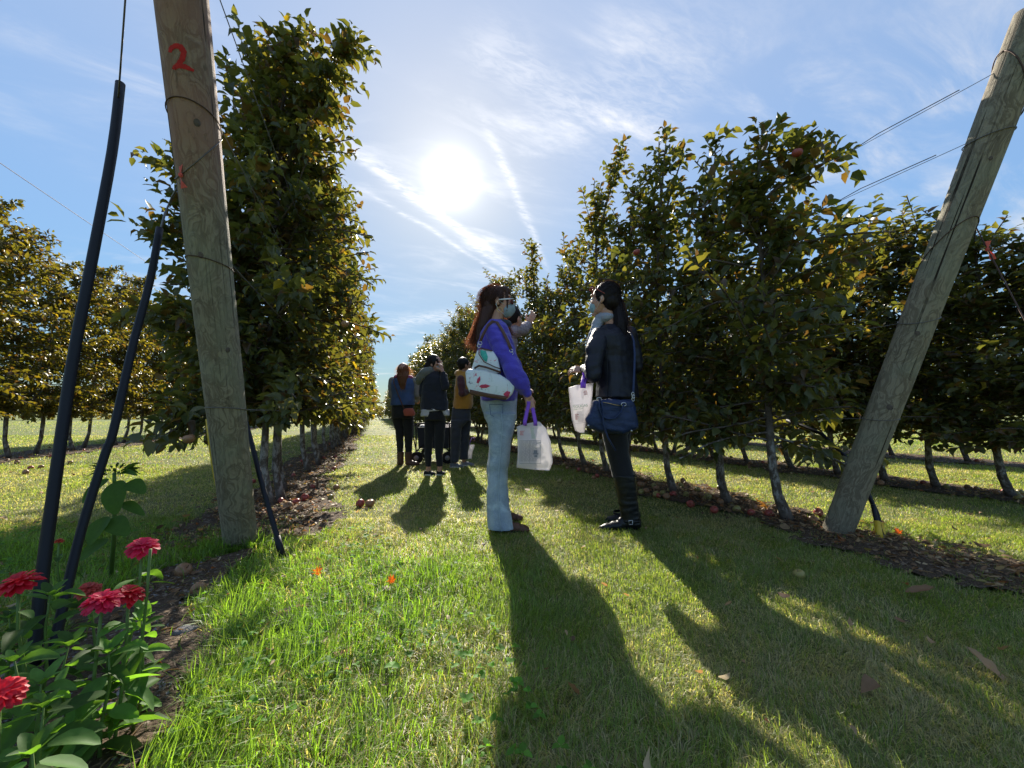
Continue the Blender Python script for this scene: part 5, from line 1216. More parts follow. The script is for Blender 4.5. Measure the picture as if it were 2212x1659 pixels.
    mb = MB(); mb.prism([W(x, y, dd-.006) for x, y in [(148, 728), (260, 752), (374, 770), (366, 790), (150, 757)]], FW*.127); mb.obj('leather_base', M['brown_leather'], b, True, .006)
    mb = MB(); mb.tube([W(205, 490, dd+.012), W(205, 520, dd+.01), W(235, 565, dd+.01), (W(300, 596, dd+.006)), W(332, 606, dd+.004)], .0032, 6); mb.tube([W(178, 604, dd-.002), W(205, 588, dd-.006), W(250, 598, dd-.006), W(335, 628, dd-.004)], .007, 6, flat=(1, 1)); mb.tube([W(212, 484, dd+.02), W(285, 500, dd+.02)], .0045, 6); mb.obj('trim', M['brown_leather'], b)
    mb = MB(); mb.prism([W(x, y, dd+.0185) for x, y in [(212, 494), (246, 500), (258, 535), (252, 566), (236, 558), (214, 522)]], FW*.004); mb.obj('teal_leaf_print', M['teal'], b, True, .001)
    mb = MB(); mb.prism([W(x, y, dd-.0025) for x, y in [(205, 712), (218, 702), (245, 698), (274, 708), (250, 720), (222, 722)]], FW*.004)
    crm = simple('crimson_print', (.5, .04, .09), .5, .3, var=.4, scale=70, bs=0); mb.obj('red_petal_print', crm, b, True, .001)
    for pl in ([(190, 690), (196, 665), (212, 650), (214, 672), (202, 694)], [(350, 756), (372, 738), (392, 744), (384, 768), (362, 774)]):
        mb = MB(); mb.prism([W(x, y, dd-.0025) for x, y in pl], FW*.004); mb.obj('red_petal_print', crm, b, True, .001)
    mb = MB()
    for x, y in ((206, 470), (212, 455)): mb.tube([W(x, y, dd+.03)+(IR*math.cos(a)+UP*math.sin(a))*.012 for a in np.linspace(0, 6.2832, 17)], .0028, 6)
    for x, y in ((398, 515), (396, 500)): mb.tube([W(x, y, dd+.02)+(IR*math.cos(a)+UP*math.sin(a))*.011 for a in np.linspace(0, 6.2832, 17)], .0028, 6)
    mb.obj('ring', M['steel'], b)
    mb = MB(); mb.tube([W(212, 446, dd+.03), W(232, 400, -.25), W(258, 350, -.20), W(285, 326, -.16), W(312, 330, -.17), W(345, 380, -.215), W(375, 440, -.26), W(396, 492, dd+.02)], .0085, 8, flat=(.35, 1.3)); mb.obj('strap', M['brown_leather'], b)
    # ---- plastic apple bag
    plastic_bag(W, [(428, 942), (560, 918), (606, 962), (632, 1040), (645, 1160), (622, 1206), (450, 1202), (427, 1190), (438, 1090)], -.30, .13, W(510, 812, -.235), (478, 540), (830, 0),
                'translucent white plastic bag with purple handles held by the person in blue', [(455, 1065, 'r'), (505, 1085, 'g')], True)
def plastic_bag(W, outline, d0, dep, grip, hx, hy, label, marks=(), handles=True, tilt=0.0, name='plastic_bag', text=None):
    cx = sum(p[0] for p in outline)/len(outline); cy = sum(p[1] for p in outline)/len(outline)
    b = empty(name, W(cx, max(p[1] for p in outline), d0+dep/2)); tag(b, label, 'bag', 'white plastic apple bags with purple handles')
    # two crumpled walls joined by gussets, open at the top
    ys = np.linspace(min(p[1] for p in outline)+2, max(p[1] for p in outline)-2, 22); V = []; F = []; nU = 40
    def span(y):
        xs = []
        n = len(outline)
        for i in range(n):
            (x1, y1), (x2, y2) = outline[i], outline[(i+1) % n]
            if (y1 <= y) != (y2 <= y): xs.append(x1+(x2-x1)*(y-y1)/(y2-y1))
        return min(xs), max(xs)
    for i, y in enumerate(ys):
        a, c = span(y); t = i/21; open_ = dep*(.35+.65*min(1, t*2.2))*(1 if t < .93 else .85)
        for j in range(nU):
            h = 2*math.pi*j/nU; ch, sh = math.cos(h), math.sin(h); ex = 5.0; x = math.copysign(abs(ch)**(2/ex), ch); yy = math.copysign(abs(sh)**(2/ex), sh)
            gus = 1-.35*(abs(x) > .93)*(1-t); q = W((a+c)/2+(c-a)/2*x*(1), y, d0+dep/2+open_/2*yy*gus)
            nz = noise.noise(Vector((q.x*14, q.y*14, q.z*9)))*.010+noise.noise(Vector((q.x*34, q.y*34, q.z*24)))*.004
            V.append(q+FW*nz*1.3+IR*nz*.5+UP*(.006*noise.noise(q*9) if i else 0))
    for i in range(len(ys)-1):
        for j in range(nU): p = i*nU+j; q = i*nU+(j+1) % nU; F.append((p, p+nU, q+nU, q))
    F.append(tuple((len(ys)-1)*nU+j for j in range(nU)))
    mb = MB(); mb.v = [tuple(v) for v in V]; mb.f = F; mb.obj('bag_body', M['bag'], b)
    zf = d0-.013
    def marks_mesh(name, rects, m_):
        m2 = MB()
        for (x, y, w, h) in rects: m2.prism([W(x, y, zf), W(x+w, y, zf), W(x+w, y+h, zf), W(x, y+h, zf)], FW*.0015)
        m2.obj(name, m_, b, False)
    if text is None:
        r1 = []; 
        for k_ in range(22):
            y = 1036+k_*5.6; x = 450; 
            while x < 552: w = rng.uniform(8, 26); w = min(w, 552-x); r1.append((x, y, w, 1.5)); x += w+4
        r1 += [(446, 1032, 126, 1.6), (446, 1168, 126, 1.6), (446, 1032, 1.6, 136), (571, 1032, 1.6, 136), (506, 1032, 1.2, 136), (530, 1090, 22, 22), (526, 1108, 32, 8), (534, 1118, 18, 14)]
        marks_mesh('printed_panel', r1, M['grey_print']); marks_mesh('red_print', [(446+rng.uniform(0, 4), 975+i*4, rng.uniform(14, 30), 2) for i in range(7)], M['red_print']); marks_mesh('green_print', [(510+i*.8, 958+i*6, 26-rng.uniform(0, 8), 1.8) for i in range(11)], M['green_print'])
    else: text(b, W, zf)
    if handles:
        w = .0125; mb = MB()
        for s_, hx_ in ((0, hx[0]), (1, hx[1])):
            top = grip+FW*(-.018+.03*s_)+IR*(-.012+.022*s_); mb.tube([W(hx_, hy[0]+115, d0-.008+s_*.0), W(hx_, hy[0]+90, d0-.010+s_*.0), top.lerp(W(hx_, hy[0]+90, d0), .45), top+UP*-.01, top+UP*.012], w, 6, flat=(1, .12), ref=FW)
        mb.obj('handle', M['purple_strap'], b)
    return b
woman_one()

# ================================================================= woman in the black leather jacket
def woman_two():
    W = Map(1207, 576, .3637, (430, 1553), 1180); rs = np.random.default_rng(22)
    t = person(W(400, 1540), 'person with dark ponytail in black leather jacket and tall black boots, seen from behind')
    f2 = (-IR*.75+FW*.66).normalized(); s2 = (IR*.66+FW*.75).normalized(); fh = (-IR*.88+FW*.47).normalized(); sh = UP.cross(fh)
    hc = W(268, 198); mb = MB(); L = head_prims(mb, hc, fh, 1.0)
    mb.cap(W(318, 350), W(285, 262), .052, .048, 14)
    mb.loft([(W(335, 900), .13, .09, s2), (W(338, 720), .125, .085, s2), (W(335, 560), .13, .085, s2), (W(330, 450), .13, .07, s2), (W(325, 410), .07, .045, s2)])
    c = W(330, 405); sL, eL, wL = W(242, 425, -.12), W(205, 640, -.19), W(160, 612, .02); sR, eR, wR = W(425, 405, .13), W(458, 600, .15), W(400, 610, .38)
    mb.chain([sL, eL, wL], [.036, .034, .025]); mb.chain([sR, eR, wR], [.036, .034, .025])
    mb.chain([W(315, 900, -.05), W(345, 1180, -.05), W(410, 1500, -.05)], [.065, .045, .033]); mb.chain([W(360, 900, .10), W(390, 1180, .12), W(455, 1490, .14)], [.065, .045, .033])
    hand_prims(mb, wL, (-IR*.85+FW*.5+UP*.10), UP*.55-FW*.6-IR*.2, UP, .95, .38, .25, .35); hand_prims(mb, wR, (-IR*.8+FW*.4), UP, -FW, .95, .5, 0, .4)
    blob(mb, 'body', M['skin'], t, .0036, 2); eyes(L, None, t)
    # leggings
    mb = MB(); mb.loft([(W(340, 960), .13, .115, s2), (W(338, 900), .150, .125, s2), (W(336, 830), .145, .12, s2), (W(336, 770), .13, .11, s2)])
    A = [(940, 258, 425), (1000, 260, 402), (1100, 278, 402), (1180, 296, 416), (1250, 314, 436)]; B = [(940, 290, 450), (1000, 300, 428), (1100, 318, 432), (1180, 336, 444), (1250, 350, 458)]
    mb.loft([W.sec(y, a, b, (b-a)/2*W.m*.95, -.045) for y, a, b in reversed(A)], side=IR); mb.loft([W.sec(y, a, b, (b-a)/2*W.m*.95, .11) for y, a, b in reversed(B)], side=IR)
    blob(mb, 'leggings', M['leggings'], t, .006, 4, folds(.003, 9, 2))
    for rows, d, hx, tx in (([(1228, 312, 438), (1300, 326, 446), (1360, 338, 450), (1420, 350, 456), (1480, 360, 462), (1515, 366, 470)], -.05, 468, 240), ([(1228, 350, 462), (1300, 366, 472), (1360, 384, 482), (1420, 398, 492), (1480, 412, 500), (1515, 418, 508)], .14, 512, 318)):
        mb = MB(); mb.loft([W.sec(y, a, b, (b-a)/2*W.m*.92, d) for y, a, b in reversed(rows)], side=IR)
        h = W(hx, 1553, d); tt = W(tx, 1553, d); h.z = tt.z = 0; a_ = (tt-h); Lf = a_.length; a_.normalize(); q = Matrix((a_, UP.cross(a_), UP)).transposed()
        for u, zz, rx, ry, rz in ((.16, .05, .055, .038, .06), (.38, .048, .06, .040, .045), (.60, .030, .06, .042, .034), (.82, .024, .05, .036, .026), (.94, .018, .03, .022, .018)): mb.ball(h+a_*(Lf*u)+UP*zz, (rx, ry, rz), q, 14, 10)
        o = blob(mb, 'boot', M['boots_black'], t, .005, 3, lambda c: .004*noise.noise(Vector((c.x*14, c.y*14, c.z*40)))*(1 if c.z < .25 else .35)); zclamp(o)
        mb = MB(); c = (W.sec(1492, 362, 464, .05, d)[0]); mb.tube([c+(IR*math.cos(x)*.066+FW*math.sin(x)*.060) for x in np.linspace(0, 6.2832, 25)], .006, 6, flat=(.5, 1.6)); reparent(mb.obj('ankle_strap', M['boots_black'], None), o, t)
        if d < 0:
            mb = MB(); x0 = W(398, 1492, d-.064); mb.tube([x0+IR*a*.012+UP*b*.013 for a, b in ((-1, -1), (1, -1), (1, 1), (-1, 1), (-1, -1))], .0025, 6); reparent(mb.obj('buckle', M['steel'], None), o, t)
    # jacket: torso, open lower flap, sleeves
    mb = MB(); mb.loft([(W(352, 782), .20, .135, s2), (W(348, 730), .185, .128, s2), (W(340, 640), .172, .120, s2), (W(334, 560), .172, .118, s2), (W(330, 480), .180, .118, s2), (W(328, 430), .186, .112, s2), (W(326, 398), .165, .095, s2), (W(318, 372), .11, .075, s2), (W(305, 352), .075, .062, s2)])
    mb.chain([W(238, 408, -.10), W(218, 500, -.155), W(204, 585, -.185), eL, eL.lerp(wL, .5), wL], [.062, .064, .060, .056, .050, .042], 14); mb.chain([W(420, 402, .11), W(446, 500, .14), eR, wR], [.060, .058, .052, .04], 14)
    fb = folds(.011, 7, 1.0, 5); blob(mb, 'jacket', M['leather'], t, .006, 4, fb); jk = [o for o in t.children if o.name.startswith('jacket')][0]
    mb = MB()
    for pts in ([(330, 560), (332, 660), (335, 780)], [(268, 420), (285, 520), (292, 640), (290, 780)]): mb.tube([W(x, y, -.125 if x > 300 else -.16) for x, y in pts], .0025, 5)
    reparent(mb.obj('jacket_seam', M['leather'], None), jk, t)
    # scarf, mask
    mb = MB(); mb.chain([W(262, 285, .03), W(240, 320, .02), W(218, 365, .0), W(196, 410, .0), W(180, 470, .02)], [.045, .044, .036, .028, .018], 12); mb.ball(W(285, 305), (.065, .065, .04), None, 14, 8); blob(mb, 'scarf', M['white_cotton'] if False else cloth('pale_grey_scarf', (.30, .32, .38), .85), t, .005, 2, folds(.007, 18, 1, 2))
    mb = MB(); mb.ball(hc+fh*.062-UP*.045, (.048, .050, .055), Matrix((fh, sh, UP)).transposed(), 16, 10); mk = blob(mb, 'face_mask', cloth('pale_blue_mask', (.35, .52, .60), .8, 900, .05, .1, .15, trans=.2), t, .004, 3)
    mb = MB(); mb.tube([hc+fh*.045+sh*.055-UP*.02, hc+sh*.08+UP*.01, hc-fh*.012+sh*.088, hc+fh*.04+sh*.055-UP*.07], .0015, 5); reparent(mb.obj('ear_loop', M['white_plastic'], None), mk, t)
    # sunglasses pushed up on the head
    sg = empty('sunglasses', hc+UP*.09+fh*.05-parent_origin(t)); sg.parent = t
    for s_ in (-1, 1):
        mb = MB(); mb.ball(hc+fh*.082+sh*(s_*.036)+UP*.088, (.006, .032, .024), (fh*.75+UP*.66).to_track_quat('X', 'Z').to_matrix(), 16, 8); mb.obj('lens', M['lens'], sg)
        mb = MB(); mb.tube([hc+fh*.075+sh*(s_*.068)+UP*.085, hc+fh*.02+sh*(s_*.088)+UP*.055, hc-fh*.03+sh*(s_*.088)+UP*.02], .003, 6); mb.obj('temple', M['coral'], sg)
    # hair with a high ponytail
    q = Matrix((fh, sh, UP)).transposed(); mb = MB(); mb.ball(hc-fh*.026+UP*.032, (.098, .088, .100), q, 20, 14); mb.ball(hc-fh*.055-UP*.02, (.062, .080, .075), q, 16, 10)
    mb.chain([W(325, 150), W(345, 205, -.01), W(356, 270, -.03), W(366, 340, -.05), W(368, 410, -.06), W(362, 460, -.06)], [.024, .036, .046, .050, .040, .016], 14)
    hb = blob(mb, 'hair', M['hair_dark'], t, .005, 3, lambda c: .004*noise.noise(Vector((c.x*80, c.y*80, c.z*6))))
    g1 = [(W(322, 140), .02), (W(345, 205, -.01), .045), (W(358, 280, -.03), .055), (W(368, 350, -.05), .058), (W(372, 420, -.06), .052), (W(368, 475, -.06), .04)]; g2 = [(W(240, 140), .03), (W(280, 118), .02), (W(325, 148), .03), (W(350, 220), .045), (W(385, 330, -.03), .05), (W(405, 400, -.05), .045)]
    g3 = [(W(235, 180, -.04), .03), (W(280, 180, -.06), .03), (W(322, 165, -.03), .03)]
    reparent(ribbons(hair_strands(None, [g1], 520, .0011, .014, rs)+hair_strands(None, [g2], 130, .0010, .014, rs)+hair_strands(None, [g1], 120, .0007, .045, rs)+hair_strands(None, [g3], 60, .001, .004, rs), 'loose_hair', M['hair_dark'], None), hb, t)
    reparent(ribbons(scalp_strands(hc, fh, W(330, 158), 460, rs, (.103, .092, .105)), 'scalp_hair', M['hair_dark'], None), hb, t)
    mb = MB(); c0 = W(330, 158, -.0); mb.tube([c0+(IR*.6+UP*.8)*math.cos(a)*.030+FW*math.sin(a)*.030 for a in np.linspace(0, 6.2832, 17)], .006, 6); reparent(mb.obj('hair_tie', M['black_cotton'], None), hb, t)
    # ---- blue handbag
    b = empty('handbag', W(320, 985, -.26)); tag(b, 'blue leather handbag with looped handles hanging behind the person in black', 'bag'); dd = -.33
    mb = MB(); sil = [(205, 796), (300, 786), (380, 792), (446, 790), (458, 860), (468, 955), (440, 972), (370, 996), (300, 988), (230, 985), (168, 952), (160, 905), (185, 850)]
    V = []; n = len(sil); cx, cy = 318, 890
    for i, (a, e_) in enumerate(((.80, 0), (.95, .018), (1, .05), (1, .10), (.95, .135), (.80, .155))):
        for x, y in sil: V.append(W(cx+(x-cx)*a, cy+(y-cy)*a, dd+e_))
    F = [tuple(range(n)), tuple(reversed(range(5*n, 6*n)))]+[(i*n+j, (i+1)*n+j, (i+1)*n+(j+1) % n, i*n+(j+1) % n) for i in range(5) for j in range(n)]
    mb.v = [tuple(v) for v in V]; mb.f = F; blob(mb, 'bag_body', M['purse_blue'], b, .006, 4, folds(.009, 10, 1, 7))
    mb = MB(); mb.tube([W(262, 805, dd-.004), W(300, 812, dd-.006), (W(340, 822, dd-.006)), W(368, 826, dd-.004)], .0035, 6, flat=(1, .6)); mb.obj('zip', M['gold'], b)
    for pts in ([(240, 788), (238, 840), (256, 890), (290, 906), (335, 900), (370, 865), (386, 820)], [(250, 792), (262, 850), (262, 930), (272, 1010), (286, 1075)]):
        mb = MB(); mb.tube([W(x, y, dd-.014) for x, y in pts], .0075, 8, flat=(1, .7)); mb.obj('handle', M['purse_blue'], b)
    mb = MB()
    for x, y in ((240, 788), (386, 818)): mb.tube([W(x, y, dd-.012)+(IR*math.cos(a)*.016+UP*math.sin(a)*.011) for a in np.linspace(0, 6.2832, 9)], .003, 6)
    for x, y in ((443, 772), (440, 758), (441, 788)): mb.tube([W(x, y, dd+.03)+(IR*math.cos(a)*.008+UP*math.sin(a)*.013) for a in np.linspace(0, 6.2832, 13)], .0025, 6)
    for x, y in ((176, 944), (424, 974)): mb.ball(W(x, y, dd+.01), .007, None, 10, 6)
    mb.obj('ring', M['steel'], b)
    mb = MB(); mb.tube([W(443, 755, dd+.03), W(448, 640, -.17), W(452, 520, -.15), W(446, 440, -.10), W(430, 395, -.02), W(395, 372, .06)], .0075, 8, flat=(1.1, .35), ref=FW); mb.obj('strap', M['purse_blue'], b)
    def txt(bo, W_, zf):
        def put(s, x, y, h, m_, name, rot=R(-8)):
            c = bpy.data.curves.new('t', 'FONT'); c.body = s; c.size = h*W_.m*1.35; c.extrude = .0008; c.align_x = 'LEFT'; o = bpy.data.objects.new('t', c); col.objects.link(o)
            dg = bpy.context.evaluated_depsgraph_get(); dg.update(); me = bpy.data.meshes.new_from_object(o.evaluated_get(dg)); bpy.data.objects.remove(o)
            T_ = Matrix.Translation(W_(x, y, zf)-parent_origin(bo))@Matrix((IR, UP, -FW)).transposed().to_4x4()@Matrix.Rotation(-rot, 4, 'Z'); me.transform(T_); ob = link(name, me, None, bo); me.materials.clear(); me.materials.append(m_)
        put('TOUGAS', 86, 842, 15, M['green_print'], 'printed_name'); put('FAMILY FARM', 90, 853, 6, M['green_print'], 'printed_name')
        def bars(name, rows, m_):
            mb = MB()
            for x, y, w, h in rows: mb.prism([W_(x+(y-820)*.14, y, zf), W_(x+w+(y-820)*.14, y-w*.13, zf), W_(x+w+(y-820)*.14, y+h-w*.13, zf), W_(x+(y-820)*.14, y+h, zf)], FW*.0015)
            mb.obj(name, m_, bo, False)
        bars('grey_lines', [(83, 822, 62, 1.2), (83, 822, 1.2, 110), (144, 822, 1.2, 104), (83, 932, 62, 1.2)]+[(98+rng.uniform(0, 4), 862+i*5, rng.uniform(25, 40), 1.5) for i in range(13)], M['grey_print'])
        bars('red_lines', [(88, 876+i*4.5, rng.uniform(12, 24), 2.6) for i in range(8)], M['red_print']); bars('red_stamp', [(158+rng.uniform(-2, 2), 738+i*4.6, rng.uniform(18, 26), 2.4) for i in range(6)], M['red_print'])
    plastic_bag(W, [(57, 722), (68, 712), (140, 700), (205, 690), (200, 760), (188, 850), (160, 905), (158, 950), (150, 990), (122, 988), (96, 975), (78, 900), (66, 800)], -.20, .16, W(158, 640, -.06), (140, 150), (606, 0),
                'tall white plastic bag hanging from the wrist of the person in black leather', (), True, text=txt)
woman_two()

# ================================================================= the group farther down the alley
def simple_person(W, root, label, skin, hc, hf, neck, torso, arms, hands, legs, parts):
    """torso: rows (cy,x0,x1,ry); arms: [(sh,el,wr)] ; legs: [(rows, d)] ; parts(t,W) adds clothes"""
    t = person(root, label); mb = MB(); L = head_prims(mb, hc, hf, .98); mb.cap(neck[0], neck[1], .05, .048, 12)
    mb.loft([(c, rx*.75, ry*.75) for c, rx, ry in torso], side=IR)
    for a in arms: mb.chain(a, [.042, .034, .024])
    for h in hands: hand_prims(mb, *h)
    for l in legs: mb.chain(l, [.06, .045, .032])
    blob(mb, 'body', M[skin], t, .0045, 2); eyes(L, None, t, .98); parts(t, L); return t
def group():
    rs = np.random.default_rng(23); K = .1984
    # denim vest, back to the camera
    W = Map(823, 740.6, K, (250, 1335)); fw = (FW*.98+IR*.1).normalized(); hc = W(243, 300)
    tor = [W.sec(y, a, b, r) for y, a, b, r in ((800, 125, 352, .13), (700, 122, 352, .12), (560, 125, 360, .115), (450, 118, 368, .12), (390, 145, 350, .11), (360, 190, 310, .08))]
    arms = [(W(125, 415), W(118, 570, .0), W(160, 620, .25)), (W(372, 415), W(392, 570, .02), W(340, 620, .28))]
    def cl(t, L):
        mb = MB(); mb.loft([W.sec(y, a, b, r) for y, a, b, r in ((680, 112, 368, .155), (560, 118, 366, .145), (450, 108, 376, .145), (405, 128, 362, .13), (375, 165, 325, .10), (352, 195, 300, .07))], side=IR); blob(mb, 'denim_vest', M['denim_dark'], t, .008, 3, folds(.009, 7, 1.5, 2))
        for a, x in ((arms[0], 0), (arms[1], 0)):
            mb = MB(); mb.chain([a[0], a[0].lerp(a[1], .5), a[1], a[2]], [.062, .064, .056, .042], 12); blob(mb, 'sleeve', M['grey_fleece'], t, .008, 3, folds(.008, 9, 1.5, 4))
        mb = MB(); mb.ball(W(205, 372, -.02), (.09, .08, .045), None, 14, 8); mb.ball(W(300, 378, -.01), (.085, .08, .04), None, 14, 8); blob(mb, 'collar', M['pink_knit'], t, .007, 2, folds(.008, 16, 1))
        mb = MB(); mb.loft([W.sec(820, 122, 356, .14), W.sec(760, 120, 356, .14), W.sec(670, 124, 352, .13)], side=IR)
        mb.loft([W.sec(y, a, b, (b-a)/2*W.m) for y, a, b in ((1185, 178, 243), (1060, 168, 244), (950, 158, 250), (850, 128, 246), (800, 122, 245))], side=IR); mb.loft([W.sec(y, a, b, (b-a)/2*W.m) for y, a, b in ((1200, 266, 334), (1060, 260, 342), (950, 250, 348), (850, 236, 354), (800, 232, 356))], side=IR); blob(mb, 'trousers', M['black_cotton'], t, .007, 3, folds(.005, 9, 2))
        for x0, x1, hx, tx, d in ((176, 246, 215, 172, 0), (266, 340, 300, 405, -.02)):
            mb = MB(); mb.loft([W.sec(1290, x0+2, x1-2, .045, d), W.sec(1240, x0, x1, .05, d), W.sec(1185, x0-2, x1+3, .055, d)], side=IR); c = W(hx, 1330, d); c.z = .05; e = W(tx, 1335, d+(.10 if tx < 200 else -.02)); e.z = .03
            mb.chain([c, c.lerp(e, .5)-UP*.008, e], [.05, .045, .032], 12); o = blob(mb, 'boot', M['brown_leather'], t, .007, 2); zclamp(o)
        q = Matrix((IR, FW, UP)).transposed(); mb = MB(); mb.ball(W(243, 300), (.095, .105, .115), q, 16, 12); mb.loft([(W(262, 520, -.13), .03, .02), (W(258, 440, -.13), .06, .04), (W(255, 370, -.10), .085, .06), (W(250, 320, -.02), .09, .08)], side=IR)
        hb = blob(mb, 'hair', M['hair_light'], t, .007, 2, lambda c: .006*noise.noise(Vector((c.x*50, c.y*50, c.z*8)))); g = [(W(243, 240), .06), (W(240, 300, -.05), .09), (W(250, 380, -.11), .075), (W(262, 460, -.14), .055), (W(262, 520, -.14), .03)]; g2 = [(W(260, 245), .05), (W(300, 300, -.0), .05), (W(325, 350, .0), .04)]; g3 = [(W(225, 245), .05), (W(190, 290), .04), (W(178, 330), .02)]
        reparent(ribbons(hair_strands(None, [g, g, g2, g3], 300, .0016, .03, rs), 'loose_hair', M['hair_light'], None), hb, t)
    simple_person(W, W(255, 1320), 'person in a blue denim vest with grey sleeves and auburn hair, seen from behind', 'skin', hc, fw, (W(245, 390), W(244, 340)), tor, arms,
                  [(arms[0][2], FW, UP, IR, .9, .5, 0, .4), (arms[1][2], FW, UP, -IR, .9, .5, 0, .4)], [(W(190, 830), W(208, 1040), W(215, 1290)), (W(290, 830), W(300, 1040), W(300, 1290))], cl)
    b = empty('crossbody_bag', W(338, 795, -.12)); tag(b, 'small coral red crossbody bag on the hip of the person in the denim vest', 'bag')
    mb = MB(); mb.prism([W(x, y, -.20) for x, y in [(277, 735), (300, 716), (375, 712), (402, 765), (392, 795), (290, 794)]], FW*.07); mb.obj('pouch', M['coral'], b, True, .012); mb = MB(); mb.tube([W(288, 730, -.17), W(250, 640, -.165), W(210, 540, -.165), W(170, 440, -.15), W(160, 405, -.09), W(180, 380, .02)], .008, 6, flat=(1, .4), ref=FW); mb.obj('strap', M['brown_leather'], b)
    # dark jacket, hand raised to the mask
    W = Map(823, 740.6, K, (590, 1445)); fh = (IR*.80-FW*.35+UP*.0).normalized(); hc = W(590, 232); ft = (FW*.6+IR*.6)
    tor = [W.sec(y, a, b, r) for y, a, b, r in ((760, 485, 700, .12), (680, 470, 710, .12), (560, 465, 705, .115), (430, 465, 700, .12), (360, 490, 690, .11), (325, 540, 650, .07))]
    arms = [(W(480, 370), W(460, 560, -.02), W(530, 640, .22)), (W(685, 372, -.02), W(712, 480, -.10), W(690, 322, -.14))]
    def cl(t, L):
        mb = MB(); mb.loft([W.sec(y, a, b, r) for y, a, b, r in ((735, 438, 735, .150), (660, 432, 730, .145), (560, 440, 715, .14), (450, 452, 712, .14), (380, 470, 705, .13), (330, 520, 665, .09), (308, 550, 640, .065))], side=IR)
        for a in arms: mb.chain([a[0], a[0].lerp(a[1], .5), a[1], a[1].lerp(a[2], .85)], [.060, .060, .054, .040], 12)
        blob(mb, 'jacket', M['black_cotton'] if False else cloth('dark_navy_jacket', (.012, .015, .026), .75), t, .008, 3, folds(.009, 8, 1.4, 3))
        mb = MB(); mb.chain([W(545, 305, -.05), W(490, 330, -.08), W(440, 380, -.07), W(410, 440, -.03)], [.05, .062, .055, .035], 12); mb.ball(W(520, 320, -.02), (.11, .09, .05), None, 14, 8); blob(mb, 'hood', M['grey_hood'], t, .008, 3, folds(.010, 9, 1.2, 6))
        mb = MB(); mb.loft([W.sec(800, 440, 560, .10, -.03), W.sec(725, 448, 570, .11, -.03)], side=IR); mb.loft([W.sec(795, 690, 745, .08), W.sec(725, 650, 738, .10)], side=IR); mb.loft([W.sec(745, 500, 700, .145), W.sec(715, 500, 700, .145)], side=IR); blob(mb, 'shirt_hem', M['white_cotton'], t, .007, 2, folds(.008, 14, 1))
        mb = MB(); mb.loft([W.sec(840, 478, 706, .135), W.sec(780, 484, 704, .13), W.sec(710, 490, 700, .12)], side=IR)
        mb.loft([W.sec(y, a, b, (b-a)/2*W.m) for y, a, b in ((1345, 484, 545), (1200, 476, 552), (1050, 476, 566), (920, 474, 588), (830, 476, 592))], side=IR); mb.loft([W.sec(y, a, b, (b-a)/2*W.m) for y, a, b in ((1345, 606, 672), (1200, 592, 672), (1050, 582, 690), (920, 578, 702), (830, 580, 706))], side=IR); blob(mb, 'trousers', M['black_cotton'], t, .007, 3, folds(.005, 9, 2))
        for x, tx in ((505, 598), (640, 712)): shoe(W(x-38, 1440, -.0), W(tx, 1440, -.02), .07, .085, M['black_cotton'], t, sole=M['white_plastic'], vox=.007)
        q = Matrix((fh, UP.cross(fh), UP)).transposed(); mb = MB(); mb.ball(hc-fh*.028+UP*.03, (.096, .090, .104), q, 16, 12); mb.loft([(W(505, 330, -.01), .05, .07), (W(520, 250, .02), .07, .09), (W(550, 200, .02), .06, .08)], side=IR); mb.chain([W(625, 190, -.07), W(650, 280, -.06), W(660, 400, -.10)], [.014, .013, .010], 8)
        blob(mb, 'hair', M['hair_dark'], t, .006, 2, lambda c: .004*noise.noise(Vector((c.x*60, c.y*60, c.z*8))))
        mb = MB(); mb.ball(hc+fh*.066-UP*.045, (.045, .048, .055), q, 16, 10); blob(mb, 'face_mask', M['mask_white'], t, .005, 2)
    simple_person(W, W(590, 1430), 'person in a dark jacket with grey hood raising a hand to a white mask', 'skin', hc, fh, (W(585, 340), W(588, 290)), tor, arms,
                  [(arms[0][2], FW, UP, IR, .9, .5, 0, .4), (arms[1][2], (UP*.95-IR*.25), (IR*.7-FW*.5), -FW, .92, .75, 0, .6)], [(W(530, 840), W(515, 1080), W(515, 1395)), (W(645, 840), W(640, 1080), W(640, 1395))], cl)
    # mustard hoodie
    W = Map(823, 740.6, K, (860, 1352)); fh = (IR*.80+FW*.45).normalized(); hc = W(910, 248)
    tor = [W.sec(y, a, b, r) for y, a, b, r in ((760, 790, 960, .12), (680, 800, 1000, .12), (560, 805, 990, .12), (450, 820, 980, .12), (370, 835, 965, .11), (335, 860, 940, .07))]
    arms = [(W(885, 400, -.17), W(905, 560, -.24), W(965, 530, -.10)), (W(880, 400, .17), W(950, 540, .2), W(990, 470, .15))]
    def cl(t, L):
        mb = MB(); mb.loft([W.sec(y, a, b, r) for y, a, b, r in ((720, 785, 985, .15), (650, 790, 1005, .155), (540, 798, 1000, .15), (450, 806, 985, .15), (390, 815, 975, .145), (345, 828, 955, .11), (318, 850, 940, .08))], side=IR); mb.ball(W(850, 335, 0), (.07, .10, .06), None, 14, 8); blob(mb, 'hoodie', M['mustard'], t, .008, 3, folds(.008, 8, 1.4, 3))
        for a in arms:
            mb = MB(); mb.chain([a[0], a[0].lerp(a[1], .5), a[1], a[1].lerp(a[2], .8)], [.058, .060, .052, .040], 12); blob(mb, 'sleeve', M['maroon'], t, .008, 3, folds(.007, 9, 1.5, 4))
        mb = MB(); mb.loft([W.sec(850, 766, 978, .14), W.sec(780, 772, 976, .14), W.sec(700, 780, 970, .13)], side=IR)
